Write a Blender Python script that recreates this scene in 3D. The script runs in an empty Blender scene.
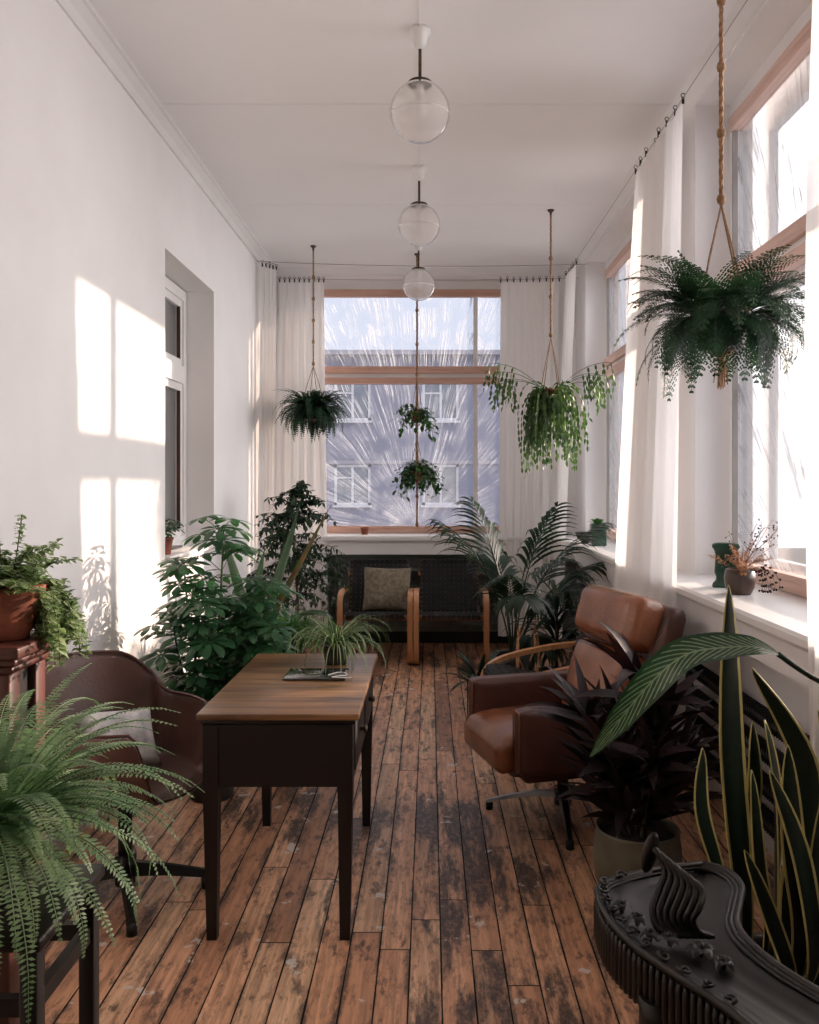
import bpy, bmesh, math, random
from mathutils import Vector, Matrix, Euler
V = Vector
PI = math.pi
SC = bpy.context.scene
COL = SC.collection

# ------------------------------------------------------------------ camera
cam_d = bpy.data.cameras.new('camera')
cam = bpy.data.objects.new('camera', cam_d)
COL.objects.link(cam)
cam.location = (0, 0, 1.5)
cam.rotation_euler = (PI / 2, 0, 0)
cam_d.sensor_fit = 'HORIZONTAL'
cam_d.sensor_width = 36
cam_d.lens = 36 * 840 / 819
cam_d.shift_x = -20.5 / 819
cam_d.shift_y = -27.0 / 819
cam_d.clip_start = 0.02
SC.camera = cam

# ------------------------------------------------------------------ sun, sky, exposure
SUN_DIR = V((-1.0, -0.545, -0.285)).normalized()
sun_d = bpy.data.lights.new('sun', 'SUN')
sun_d.energy = 5.5
sun_d.angle = math.radians(0.9)
sun_d.color = (1.0, 0.76, 0.60)
sun = bpy.data.objects.new('sun', sun_d)
COL.objects.link(sun)
sun.rotation_euler = SUN_DIR.to_track_quat('-Z', 'Y').to_euler()

world = bpy.data.worlds.new('sky')
SC.world = world
world.use_nodes = True
wn, wl = world.node_tree.nodes, world.node_tree.links
wn.clear()
w_out = wn.new('ShaderNodeOutputWorld')
w_bg = wn.new('ShaderNodeBackground')
w_bg.inputs['Strength'].default_value = 4.2
w_tc = wn.new('ShaderNodeTexCoord')
w_dot = wn.new('ShaderNodeVectorMath'); w_dot.operation = 'DOT_PRODUCT'
w_dot.inputs[1].default_value = (0.95, 0.25, 0.2)
w_map = wn.new('ShaderNodeMapRange')
w_map.inputs[1].default_value = 0.46; w_map.inputs[2].default_value = 0.95
w_ramp = wn.new('ShaderNodeValToRGB')
w_ramp.color_ramp.elements[0].color = (0.100, 0.108, 0.132, 1)
w_ramp.color_ramp.elements[1].color = (1.0, 0.955, 0.95, 1)
wl.new(w_tc.outputs['Generated'], w_dot.inputs[0])
wl.new(w_dot.outputs['Value'], w_map.inputs[0])
wl.new(w_map.outputs[0], w_ramp.inputs[0])
wl.new(w_ramp.outputs[0], w_bg.inputs['Color'])
wl.new(w_bg.outputs[0], w_out.inputs['Surface'])

SC.view_settings.view_transform = 'Standard'
SC.view_settings.look = 'None'
SC.view_settings.gamma = 1.0
SC.view_settings.use_curve_mapping = False
SC.view_settings.exposure = 0.74
SC.cycles.max_bounces = 10
SC.cycles.diffuse_bounces = 6
SC.cycles.glossy_bounces = 3
SC.cycles.transmission_bounces = 6
SC.cycles.transparent_max_bounces = 24
SC.cycles.use_denoising = True
SC.cycles.sample_clamp_indirect = 8
SC.cycles.caustics_reflective = False
SC.cycles.caustics_refractive = False

def portal(loc, rot, sx, sy):
    d = bpy.data.lights.new('window_portal', 'AREA')
    d.shape = 'RECTANGLE'; d.size = sx; d.size_y = sy
    d.cycles.is_portal = True
    o = bpy.data.objects.new('window_portal', d)
    COL.objects.link(o); o.location = loc; o.rotation_euler = rot
portal((1.72, 6.22, 2.25), (0, PI / 2, 0), 2.55, 2.6)
portal((1.72, 3.0, 2.25), (0, PI / 2, 0), 2.55, 2.9)
portal((-0.16, 8.36, 2.25), (-PI / 2, 0, 0), 1.95, 2.55)

F0, VX, VY = 840.0, 430.0, 485.0
def at(px, py, Y):
    return V(((px - VX) * Y / F0, Y, 1.5 - (py - VY) * Y / F0))

# ------------------------------------------------------------------ mesh helper
class MB:
    def __init__(s):
        s.v = []; s.f = []; s.uv = []; s.sm = []
    def vert(s, p, uv=(0, 0)):
        s.v.append(tuple(p)); s.uv.append(uv); return len(s.v) - 1
    def face(s, idx, smooth=False):
        s.f.append(tuple(idx)); s.sm.append(smooth)
    def box(s, lo, hi, M=None):
        lo, hi = V(lo), V(hi)
        pts = [V((x, y, z)) for z in (lo.z, hi.z) for y in (lo.y, hi.y) for x in (lo.x, hi.x)]
        if M is not None: pts = [M @ p for p in pts]
        b = len(s.v)
        for p in pts: s.vert(p)
        for f in ((0, 2, 3, 1), (4, 5, 7, 6), (0, 1, 5, 4), (2, 6, 7, 3), (0, 4, 6, 2), (1, 3, 7, 5)):
            s.face([b + i for i in f])
        return s
    def rbox(s, lo, hi, r=0.01, seg=3, M=None, puff=0.0):
        lo, hi = V(lo), V(hi)
        bm = bmesh.new()
        bmesh.ops.create_cube(bm, size=1)
        c, d = (lo + hi) / 2, hi - lo
        for v in bm.verts: v.co = V((v.co.x * d.x, v.co.y * d.y, v.co.z * d.z))
        if puff:
            bmesh.ops.subdivide_edges(bm, edges=bm.edges[:], cuts=15, use_grid_fill=True)
            ax = min(range(3), key=lambda i: d[i]); o = [i for i in range(3) if i != ax]
            r_ = min(r, min(d) * 0.49)
            inn = [d[i] / 2 - r_ for i in range(3)]
            b = len(s.v); bm.verts.ensure_lookup_table()
            for v in bm.verts:
                t = [v.co[i] / d[i] * 2 for i in range(3)]
                t = [(abs(x) ** 0.8) * (1 if x > 0 else -1) for x in t]      # more rows near the rims
                p = V([t[i] * d[i] / 2 for i in range(3)])
                q = V([max(-inn[i], min(inn[i], p[i])) for i in range(3)])
                e = p - q
                if e.length > 1e-9: p = q + e.normalized() * r_
                w = (1 - t[o[0]] ** 4) * (1 - t[o[1]] ** 4)
                p[ax] += puff * w * (1 if t[ax] > 0 else -1) * abs(t[ax])
                p += c
                s.vert(M @ p if M is not None else p)
            for f in bm.faces: s.face([b + v.index for v in f.verts], True)
            bm.free()
            return s
        es = bm.edges[:]
        r = min(r, min(d) * 0.48)
        bmesh.ops.bevel(bm, geom=es, offset=r, segments=seg, profile=0.5, affect='EDGES', clamp_overlap=True)
        b = len(s.v)
        bm.verts.ensure_lookup_table()
        for v in bm.verts:
            p = v.co + c
            s.vert(M @ p if M is not None else p)
        for f in bm.faces: s.face([b + v.index for v in f.verts], True)
        bm.free()
        return s
    def tube(s, pts, rad, n=8, cap=True):
        pts = [V(p) for p in pts]
        if not hasattr(rad, '__len__'): rad = [rad] * len(pts)
        prev = None; rings = []
        for i, p in enumerate(pts):
            t = (pts[min(i + 1, len(pts) - 1)] - pts[max(i - 1, 0)])
            if t.length < 1e-9: t = V((0, 0, 1))
            t.normalize()
            if prev is None:
                a = V((0, 0, 1)) if abs(t.z) < 0.9 else V((1, 0, 0))
                nrm = t.cross(a).normalized()
            else:
                nrm = (prev - t * prev.dot(t))
                nrm = nrm.normalized() if nrm.length > 1e-6 else t.orthogonal().normalized()
            prev = nrm; bn = t.cross(nrm)
            rings.append([s.vert(p + (nrm * math.cos(2 * PI * k / n) + bn * math.sin(2 * PI * k / n)) * rad[i], (k / n, i / max(1, len(pts) - 1))) for k in range(n)])
        for a, b in zip(rings, rings[1:]):
            for k in range(n): s.face((a[k], a[(k + 1) % n], b[(k + 1) % n], b[k]), True)
        if cap:
            s.face(rings[0][::-1]); s.face(rings[-1])
        return s
    def lathe(s, prof, n=32, c=(0, 0, 0), wob=0.0):
        c = V(c); rings = []
        for i, (r, z) in enumerate(prof):
            if r < 1e-5: rings.append([s.vert(c + V((0, 0, z)))] * n)
            else: rings.append([s.vert(c + V((r * math.cos(2 * PI * k / n), r * math.sin(2 * PI * k / n), z)) * 1.0, (k / n, z)) for k in range(n)])
        for a, b in zip(rings, rings[1:]):
            for k in range(n):
                q = []
                for i in (a[k], a[(k + 1) % n], b[(k + 1) % n], b[k]):
                    if i not in q: q.append(i)
                if len(q) > 2: s.face(q, True)
        return s
    def ribbon(s, pts, sides, widths, fold=0.0, thick=0.0, uvv=None, ups=None):
        """leaf blade: 3 verts across; sides = side vector per point"""
        rows = []
        n = len(pts)
        for i in range(n):
            t = (pts[min(i + 1, n - 1)] - pts[max(i - 1, 0)])
            if t.length > 1e-9: t = t.normalized()
            sd = sides[i].normalized() if sides[i].length > 1e-9 else V((1, 0, 0))
            nr = sd.cross(t)
            if nr.length > 1e-9: nr.normalize()
            w = widths[i]; v = i / (n - 1)
            rows.append((s.vert(pts[i] - sd * w + nr * fold * w, (0, v)), s.vert(pts[i], (0.5, v)), s.vert(pts[i] + sd * w + nr * fold * w, (1, v))))
        for a, b in zip(rows, rows[1:]):
            s.face((a[0], a[1], b[1], b[0]), True); s.face((a[1], a[2], b[2], b[1]), True)
        return s
    def prism(s, outline, a, b, axis='z'):
        """outline 2D polygon extruded from a to b along axis"""
        def mk(p, h):
            return {'z': (p[0], p[1], h), 'x': (h, p[0], p[1]), 'y': (p[0], h, p[1])}[axis]
        i0 = [s.vert(mk(p, a)) for p in outline]; i1 = [s.vert(mk(p, b)) for p in outline]
        n = len(outline)
        s.face(i0[::-1]); s.face(i1)
        for k in range(n): s.face((i0[k], i0[(k + 1) % n], i1[(k + 1) % n], i1[k]))
        return s
    def grid(s, fn, nu, nv, closed_u=False):
        idx = [[s.vert(fn(i / nu, j / nv), (i / nu, j / nv)) for j in range(nv + 1)] for i in range(nu if closed_u else nu + 1)]
        m = len(idx)
        for i in range(nu):
            a, b = idx[i], idx[(i + 1) % m]
            for j in range(nv): s.face((a[j], b[j], b[j + 1], a[j + 1]), True)
        return s
    def build(s, name, mat, parent=None, mods=()):
        me = bpy.data.meshes.new(name)
        me.from_pydata(s.v, [], s.f)
        me.polygons.foreach_set('use_smooth', s.sm)
        ul = me.uv_layers.new(name='UVMap')
        li = [0] * len(me.loops)
        me.loops.foreach_get('vertex_index', li)
        fl = []
        for i in li: fl.extend(s.uv[i])
        ul.data.foreach_set('uv', fl)
        me.materials.append(mat)
        me.update()
        o = bpy.data.objects.new(name, me)
        COL.objects.link(o)
        if parent: o.parent = parent
        for kind, kw in mods:
            m = o.modifiers.new(kind.lower(), kind)
            for k, v in kw.items(): setattr(m, k, v)
        return o

def recalc(o):
    bm = bmesh.new(); bm.from_mesh(o.data)
    bmesh.ops.recalc_face_normals(bm, faces=bm.faces[:])
    bm.to_mesh(o.data); bm.free()
    return o

def tag(o, label=None, cat=None, group=None, kind=None):
    if label: o['label'] = label
    if cat: o['category'] = cat
    if group: o['group'] = group
    if kind: o['kind'] = kind
    return o
def thing(name, label, cat, loc=(0, 0, 0), rz=0.0, group=None):
    o = bpy.data.objects.new(name, None)
    o.empty_display_size = 0.1
    COL.objects.link(o)
    o.location = loc; o.rotation_euler = (0, 0, rz)
    return tag(o, label, cat, group)
def struct(name, mb, mat, parent=None):
    o = mb.build(name, mat, parent)
    if not parent: o['kind'] = 'structure'
    return o
def copy_tree(o, parent=None):
    c = o.copy(); COL.objects.link(c)
    if parent: c.parent = parent
    for ch in [x for x in list(COL.objects) if x.parent == o]:
        copy_tree(ch, c)
    return c

# ------------------------------------------------------------------ materials
def nm(name):
    m = bpy.data.materials.new(name); m.use_nodes = True
    nt = m.node_tree
    return m, nt, nt.nodes['Principled BSDF'], nt.nodes['Material Output']
def c4(c): return (c[0], c[1], c[2], 1)
def srgb(r, g, b):
    f = lambda u: ((u / 255 + 0.055) / 1.055) ** 2.4 if u > 10 else u / 255 / 12.92
    return (f(r), f(g), f(b))
def mat(name, col, rough=0.6, col2=None, scale=8.0, bump=0.0, bscale=60.0, metal=0.0, spec=0.5, stretch=(1, 1, 1), coat=0.0, sheen=0.0):
    m, nt, P, out = nm(name)
    N, L = nt.nodes, nt.links
    P.inputs['Roughness'].default_value = rough
    P.inputs['Metallic'].default_value = metal
    P.inputs['Specular IOR Level'].default_value = spec
    P.inputs['Coat Weight'].default_value = coat
    P.inputs['Sheen Weight'].default_value = sheen
    tc = N.new('ShaderNodeTexCoord'); mp = N.new('ShaderNodeMapping')
    mp.inputs['Scale'].default_value = stretch
    L.new(tc.outputs['Object'], mp.inputs[0])
    c2 = col2 or tuple(x * 0.88 for x in col)
    no = N.new('ShaderNodeTexNoise'); no.inputs['Scale'].default_value = scale; no.inputs['Detail'].default_value = 5
    L.new(mp.outputs[0], no.inputs['Vector'])
    rp = N.new('ShaderNodeValToRGB')
    rp.color_ramp.elements[0].position = 0.35; rp.color_ramp.elements[1].position = 0.65
    rp.color_ramp.elements[0].color = c4(c2); rp.color_ramp.elements[1].color = c4(col)
    L.new(no.outputs['Fac'], rp.inputs[0]); L.new(rp.outputs[0], P.inputs['Base Color'])
    if bump:
        n2 = N.new('ShaderNodeTexNoise'); n2.inputs['Scale'].default_value = bscale; n2.inputs['Detail'].default_value = 4
        L.new(mp.outputs[0], n2.inputs['Vector'])
        bp = N.new('ShaderNodeBump'); bp.inputs['Strength'].default_value = bump; bp.inputs['Distance'].default_value = 0.004
        L.new(n2.outputs['Fac'], bp.inputs['Height']); L.new(bp.outputs[0], P.inputs['Normal'])
    return m

def math_node(N, L, op, a, b=None, c=None):
    n = N.new('ShaderNodeMath'); n.operation = op
    for i, x in enumerate((a, b, c)):
        if x is None: continue
        if isinstance(x, (int, float)): n.inputs[i].default_value = x
        else: L.new(x, n.inputs[i])
    return n.outputs[0]
def ramp(N, L, fac, stops):
    r = N.new('ShaderNodeValToRGB'); e = r.color_ramp.elements
    while len(e) < len(stops): e.new(0.5)
    for i, (p, c) in enumerate(stops):
        e[i].position = p; e[i].color = c4(c)
    L.new(fac, r.inputs[0]); return r.outputs[0]
def mixc(N, L, fac, a, b, bt='MIX'):
    n = N.new('ShaderNodeMix'); n.data_type = 'RGBA'; n.blend_type = bt
    if isinstance(fac, (int, float)): n.inputs[0].default_value = fac
    else: L.new(fac, n.inputs[0])
    for i, x in ((6, a), (7, b)):
        if isinstance(x, tuple): n.inputs[i].default_value = c4(x)
        else: L.new(x, n.inputs[i])
    return n.outputs[2]
def noise(N, L, vec, scale, detail=4, rough=0.5):
    n = N.new('ShaderNodeTexNoise'); n.inputs['Scale'].default_value = scale
    n.inputs['Detail'].default_value = detail; n.inputs['Roughness'].default_value = rough
    L.new(vec, n.inputs['Vector']); return n.outputs['Fac']
def mapping(N, L, vec, sc=(1, 1, 1), loc=(0, 0, 0)):
    n = N.new('ShaderNodeMapping'); n.inputs['Scale'].default_value = sc; n.inputs['Location'].default_value = loc
    L.new(vec, n.inputs[0]); return n.outputs[0]

def floor_mat():
    m, nt, P, out = nm('floor_boards'); N, L = nt.nodes, nt.links
    g = N.new('ShaderNodeNewGeometry').outputs['Position']
    sp = N.new('ShaderNodeSeparateXYZ'); L.new(g, sp.inputs[0])
    bx = math_node(N, L, 'DIVIDE', math_node(N, L, 'ADD', sp.outputs[0], 10.012), 0.0985)
    row = math_node(N, L, 'FLOOR', bx)
    fx = math_node(N, L, 'FRACT', bx)
    wn1 = N.new('ShaderNodeTexWhiteNoise'); wn1.noise_dimensions = '1D'; L.new(row, wn1.inputs['W'])
    off = math_node(N, L, 'MULTIPLY', wn1.outputs[0], 7.0)
    by = math_node(N, L, 'DIVIDE', math_node(N, L, 'ADD', sp.outputs[1], off), 1.7)
    cell = math_node(N, L, 'FLOOR', by); fy = math_node(N, L, 'FRACT', by)
    wn2 = N.new('ShaderNodeTexWhiteNoise'); wn2.noise_dimensions = '2D'
    cb = N.new('ShaderNodeCombineXYZ'); L.new(row, cb.inputs[0]); L.new(cell, cb.inputs[1]); L.new(cb.outputs[0], wn2.inputs['Vector'])
    rnd = wn2.outputs[0]
    # grain offset per board
    cv = N.new('ShaderNodeCombineXYZ'); L.new(math_node(N, L, 'MULTIPLY', rnd, 37.0), cv.inputs[2])
    va = N.new('ShaderNodeVectorMath'); va.operation = 'ADD'; L.new(g, va.inputs[0]); L.new(cv.outputs[0], va.inputs[1])
    vec = va.outputs[0]
    grain = noise(N, L, mapping(N, L, vec, (60, 3.0, 1)), 1.0, 6, 0.65)
    knt = noise(N, L, mapping(N, L, vec, (30, 9, 1)), 1.0, 8, 0.8)
    fig = noise(N, L, mapping(N, L, vec, (22, 1.3, 1)), 1.2, 3)
    base = ramp(N, L, rnd, [(0, srgb(196, 140, 106)), (0.3, srgb(238, 186, 148)), (0.6, srgb(216, 160, 124)), (0.82, srgb(246, 204, 166)), (1, srgb(166, 118, 92))])
    base = mixc(N, L, math_node(N, L, 'MULTIPLY', ramp(N, L, grain, [(0.38, (1, 1, 1)), (0.6, (0, 0, 0))]), 0.5), base, srgb(96, 64, 50))
    base = mixc(N, L, math_node(N, L, 'MULTIPLY', ramp(N, L, fig, [(0.45, (0, 0, 0)), (0.62, (1, 1, 1))]), 0.45), base, srgb(198, 144, 110))
    base = mixc(N, L, math_node(N, L, 'MULTIPLY', ramp(N, L, knt, [(0.36, (1, 1, 1)), (0.5, (0, 0, 0))]), 0.7), base, srgb(92, 66, 56))
    # worn dark patches
    w1 = noise(N, L, mapping(N, L, vec, (7, 1.5, 1)), 1.0, 8, 0.72)
    w2 = noise(N, L, mapping(N, L, g, (1.3, 0.9, 1), (3.3, 1.2, 0)), 1.0, 4)
    wsum = math_node(N, L, 'ADD', w1, math_node(N, L, 'MULTIPLY', w2, 0.62))
    wear = ramp(N, L, wsum, [(0.85, (0, 0, 0)), (0.93, (1, 1, 1))])
    fine = noise(N, L, mapping(N, L, vec, (55, 28, 1)), 1.0, 6, 0.75)
    s1 = noise(N, L, mapping(N, L, vec, (16, 7, 1)), 1.0, 6, 0.7)
    small = ramp(N, L, s1, [(0.56, (0, 0, 0)), (0.63, (1, 1, 1))])
    e0 = math_node(N, L, 'MINIMUM', fx, math_node(N, L, 'SUBTRACT', 1.0, fx))
    ew = math_node(N, L, 'SUBTRACT', noise(N, L, mapping(N, L, vec, (9, 2.4, 1)), 1.0, 6, 0.7), math_node(N, L, 'MULTIPLY', e0, 0.75))
    edge = ramp(N, L, ew, [(0.45, (0, 0, 0)), (0.53, (1, 1, 1))])
    wear = math_node(N, L, 'MAXIMUM', wear, math_node(N, L, 'MAXIMUM', math_node(N, L, 'MULTIPLY', small, 0.8), math_node(N, L, 'MULTIPLY', edge, 0.85)))
    wear = math_node(N, L, 'MULTIPLY', wear, ramp(N, L, fine, [(0.30, (0.45, 0.45, 0.45)), (0.52, (1, 1, 1))]))
    base = mixc(N, L, math_node(N, L, 'MULTIPLY', wear, 0.9), base, srgb(46, 40, 42))
    # small knots and spots
    vo = N.new('ShaderNodeTexVoronoi'); vo.inputs['Scale'].default_value = 1.0
    L.new(mapping(N, L, vec, (11, 4.5, 1)), vo.inputs['Vector'])
    kn = ramp(N, L, vo.outputs['Distance'], [(0.055, (1, 1, 1)), (0.12, (0, 0, 0))])
    base = mixc(N, L, math_node(N, L, 'MULTIPLY', kn, 0.75), base, srgb(34, 22, 18))
    # pale plaster and paint marks
    p1 = noise(N, L, mapping(N, L, g, (7, 7, 1), (1.7, 0.2, 0)), 1.0, 5, 0.6)
    pm = ramp(N, L, p1, [(0.64, (0, 0, 0)), (0.655, (1, 1, 1))])
    base = mixc(N, L, math_node(N, L, 'MULTIPLY', pm, 0.85), base, srgb(214, 206, 200))
    # seams
    e = math_node(N, L, 'MINIMUM', fx, math_node(N, L, 'SUBTRACT', 1.0, fx))
    sv = math_node(N, L, 'MULTIPLY', noise(N, L, mapping(N, L, g, (4, 1.2, 1)), 3.0), 0.045)
    seam = math_node(N, L, 'LESS_THAN', e, math_node(N, L, 'ADD', sv, 0.003))
    e2 = math_node(N, L, 'MINIMUM', fy, math_node(N, L, 'SUBTRACT', 1.0, fy))
    seam2 = math_node(N, L, 'LESS_THAN', e2, 0.0014)
    sm = math_node(N, L, 'MAXIMUM', seam, seam2)
    base = mixc(N, L, sm, base, (0.004, 0.003, 0.003))
    L.new(base, P.inputs['Base Color'])
    rg = math_node(N, L, 'MULTIPLY_ADD', fine, 0.35, 0.27)
    rg = math_node(N, L, 'MAXIMUM', rg, sm)
    L.new(rg, P.inputs['Roughness'])
    P.inputs['Specular IOR Level'].default_value = 0.45
    h = math_node(N, L, 'SUBTRACT', math_node(N, L, 'MULTIPLY', grain, 0.4), math_node(N, L, 'MULTIPLY', sm, 1.6))
    h = math_node(N, L, 'SUBTRACT', h, math_node(N, L, 'MULTIPLY', wear, 0.3))
    bp = N.new('ShaderNodeBump'); bp.inputs['Strength'].default_value = 0.5; bp.inputs['Distance'].default_value = 0.004
    L.new(h, bp.inputs['Height']); L.new(bp.outputs[0], P.inputs['Normal'])
    return m

def wood_mat(name, c1, c2, rough=0.4, axis=1, scale=1.0, bump=0.15, coat=0.0):
    m, nt, P, out = nm(name); N, L = nt.nodes, nt.links
    tc = N.new('ShaderNodeTexCoord').outputs['Object']
    s = [34 * scale] * 3; s[axis] = 2.2 * scale
    g = noise(N, L, mapping(N, L, tc, tuple(s)), 1.0, 6, 0.65)
    s2 = [7 * scale] * 3; s2[axis] = 1.1 * scale
    g2 = noise(N, L, mapping(N, L, tc, tuple(s2)), 1.0, 3)
    c = ramp(N, L, g, [(0.3, c2), (0.65, c1)])
    c = mixc(N, L, ramp(N, L, g2, [(0.42, (0, 0, 0)), (0.62, (1, 1, 1))]), c, mixc(N, L, 0.55, c, c2))
    L.new(c, P.inputs['Base Color'])
    P.inputs['Roughness'].default_value = rough; P.inputs['Coat Weight'].default_value = coat
    bp = N.new('ShaderNodeBump'); bp.inputs['Strength'].default_value = bump; bp.inputs['Distance'].default_value = 0.002
    L.new(g, bp.inputs['Height']); L.new(bp.outputs[0], P.inputs['Normal'])
    return m

def leaf_mat(name, col, col2, rough=0.4, trans=0.35, edge=None, edge_w=0.12, vein=None, vein_n=16.0, stripe=None, band=None):
    m, nt, P, out = nm(name); N, L = nt.nodes, nt.links
    tc = N.new('ShaderNodeTexCoord')
    n1 = noise(N, L, tc.outputs['Object'], 9.0, 3)
    c = ramp(N, L, n1, [(0.32, col2), (0.66, col)])
    sp = N.new('ShaderNodeSeparateXYZ'); L.new(tc.outputs['UV'], sp.inputs[0])
    u, v = sp.outputs[0], sp.outputs[1]
    d = math_node(N, L, 'ABSOLUTE', math_node(N, L, 'SUBTRACT', u, 0.5))
    if band:
        w = N.new('ShaderNodeTexWave'); w.wave_type = 'BANDS'; w.bands_direction = 'Y'; w.inputs['Scale'].default_value = 6; w.inputs['Distortion'].default_value = 6; w.inputs['Detail'].default_value = 3
        L.new(mapping(N, L, tc.outputs['UV'], (1.2, 1.6, 1)), w.inputs['Vector'])
        c = mixc(N, L, math_node(N, L, 'MULTIPLY', w.outputs['Fac'], 0.6), c, band)
    if vein:
        a = math_node(N, L, 'ADD', math_node(N, L, 'MULTIPLY', d, 0.45), v)
        k = math_node(N, L, 'FRACT', math_node(N, L, 'MULTIPLY', math_node(N, L, 'SUBTRACT', v, math_node(N, L, 'MULTIPLY', d, 0.32)), vein_n))
        k = math_node(N, L, 'LESS_THAN', math_node(N, L, 'ABSOLUTE', math_node(N, L, 'SUBTRACT', k, 0.5)), math_node(N, L, 'MULTIPLY', noise(N, L, mapping(N, L, tc.outputs['UV'], (9, 30, 1)), 1.0), 0.30))
        k = math_node(N, L, 'MULTIPLY', k, math_node(N, L, 'LESS_THAN', d, 0.40))
        mid = math_node(N, L, 'LESS_THAN', d, 0.025)
        k = math_node(N, L, 'MAXIMUM', k, mid)
        c = mixc(N, L, math_node(N, L, 'MULTIPLY', k, 0.6), c, vein)
    if stripe:
        c = mixc(N, L, math_node(N, L, 'LESS_THAN', d, 0.16), c, stripe)
    if edge:
        c = mixc(N, L, math_node(N, L, 'GREATER_THAN', d, 0.5 - edge_w), c, edge)
    L.new(c, P.inputs['Base Color'])
    P.inputs['Roughness'].default_value = rough
    P.inputs['Specular IOR Level'].default_value = 0.4
    tr = N.new('ShaderNodeBsdfTranslucent')
    tcx = mixc(N, L, 1.0, c, (1.05, 1.3, 0.75), 'MULTIPLY'); L.new(tcx, tr.inputs[0])
    ms = N.new('ShaderNodeMixShader'); ms.inputs[0].default_value = trans
    L.new(P.outputs[0], ms.inputs[1]); L.new(tr.outputs[0], ms.inputs[2]); L.new(ms.outputs[0], out.inputs[0])
    return m

def cloth_trans(name, col, trans=0.45, clear=0.06):
    m, nt, P, out = nm(name); N, L = nt.nodes, nt.links
    df = N.new('ShaderNodeBsdfDiffuse'); df.inputs[0].default_value = c4(col)
    tr = N.new('ShaderNodeBsdfTranslucent'); tr.inputs[0].default_value = c4(col)
    tp = N.new('ShaderNodeBsdfTransparent')
    m1 = N.new('ShaderNodeMixShader'); m1.inputs[0].default_value = trans
    m2 = N.new('ShaderNodeMixShader'); m2.inputs[0].default_value = clear
    tc = N.new('ShaderNodeTexCoord')
    wv = noise(N, L, mapping(N, L, tc.outputs['Object'], (300, 300, 40)), 1.0, 3)
    bp = N.new('ShaderNodeBump'); bp.inputs['Strength'].default_value = 0.1; bp.inputs['Distance'].default_value = 0.002
    L.new(wv, bp.inputs['Height']); L.new(bp.outputs[0], df.inputs['Normal'])
    L.new(df.outputs[0], m1.inputs[1]); L.new(tr.outputs[0], m1.inputs[2])
    L.new(m1.outputs[0], m2.inputs[1]); L.new(tp.outputs[0], m2.inputs[2]); L.new(m2.outputs[0], out.inputs[0])
    return m

def film_glass(name, centre, ax, dens=26.0, amount=0.35, tint=(1, 1, 1), cc=(0.9, 0.92, 0.95), dm=0.3):
    """pane covered in clear film whose creases fan out from a point near the bottom"""
    m, nt, P, out = nm(name); N, L = nt.nodes, nt.links
    N.remove(P)
    g = N.new('ShaderNodeNewGeometry').outputs['Position']
    sp = N.new('ShaderNodeSeparateXYZ'); L.new(g, sp.inputs[0])
    a = math_node(N, L, 'SUBTRACT', sp.outputs[ax], centre[0]); b = math_node(N, L, 'SUBTRACT', sp.outputs[2], centre[1])
    wob = math_node(N, L, 'MULTIPLY', math_node(N, L, 'SUBTRACT', noise(N, L, g, 2.2, 2), 0.5), 0.045)
    ang = math_node(N, L, 'ADD', math_node(N, L, 'ARCTAN2', a, b), wob)
    r = math_node(N, L, 'SQRT', math_node(N, L, 'ADD', math_node(N, L, 'MULTIPLY', a, a), math_node(N, L, 'MULTIPLY', b, b)))
    cv = N.new('ShaderNodeCombineXYZ'); L.new(math_node(N, L, 'MULTIPLY', ang, dens), cv.inputs[0]); L.new(math_node(N, L, 'MULTIPLY', r, 0.5), cv.inputs[1])
    vo = noise(N, L, cv.outputs[0], 1.0, 2)
    ridge = math_node(N, L, 'ABSOLUTE', math_node(N, L, 'SUBTRACT', vo, 0.5))
    line = ramp(N, L, ridge, [(0.0, (1, 1, 1)), (0.03, (0, 0, 0))])
    brk = ramp(N, L, noise(N, L, g, 5.0, 4), [(0.38, (0, 0, 0)), (0.6, (1, 1, 1))])
    fac = math_node(N, L, 'MULTIPLY', math_node(N, L, 'MULTIPLY', line, brk), amount)
    haze = 0.03
    fac = math_node(N, L, 'ADD', fac, haze)
    tp = N.new('ShaderNodeBsdfTransparent'); tp.inputs[0].default_value = c4(tint)
    tl = N.new('ShaderNodeBsdfTranslucent'); tl.inputs[0].default_value = c4(cc)
    df = N.new('ShaderNodeBsdfDiffuse'); df.inputs[0].default_value = c4(tuple(0.95 * x for x in cc))
    m0 = N.new('ShaderNodeMixShader'); m0.inputs[0].default_value = dm; L.new(tl.outputs[0], m0.inputs[1]); L.new(df.outputs[0], m0.inputs[2])
    m1 = N.new('ShaderNodeMixShader'); L.new(fac, m1.inputs[0]); L.new(tp.outputs[0], m1.inputs[1]); L.new(m0.outputs[0], m1.inputs[2])
    gl = N.new('ShaderNodeBsdfGlossy'); gl.inputs['Roughness'].default_value = 0.04
    fr = N.new('ShaderNodeFresnel'); fr.inputs[0].default_value = 1.3
    m2 = N.new('ShaderNodeMixShader'); L.new(math_node(N, L, 'MULTIPLY', fr.outputs[0], 0.6), m2.inputs[0]); L.new(m1.outputs[0], m2.inputs[1]); L.new(gl.outputs[0], m2.inputs[2])
    L.new(m2.outputs[0], out.inputs[0])
    return m
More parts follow.
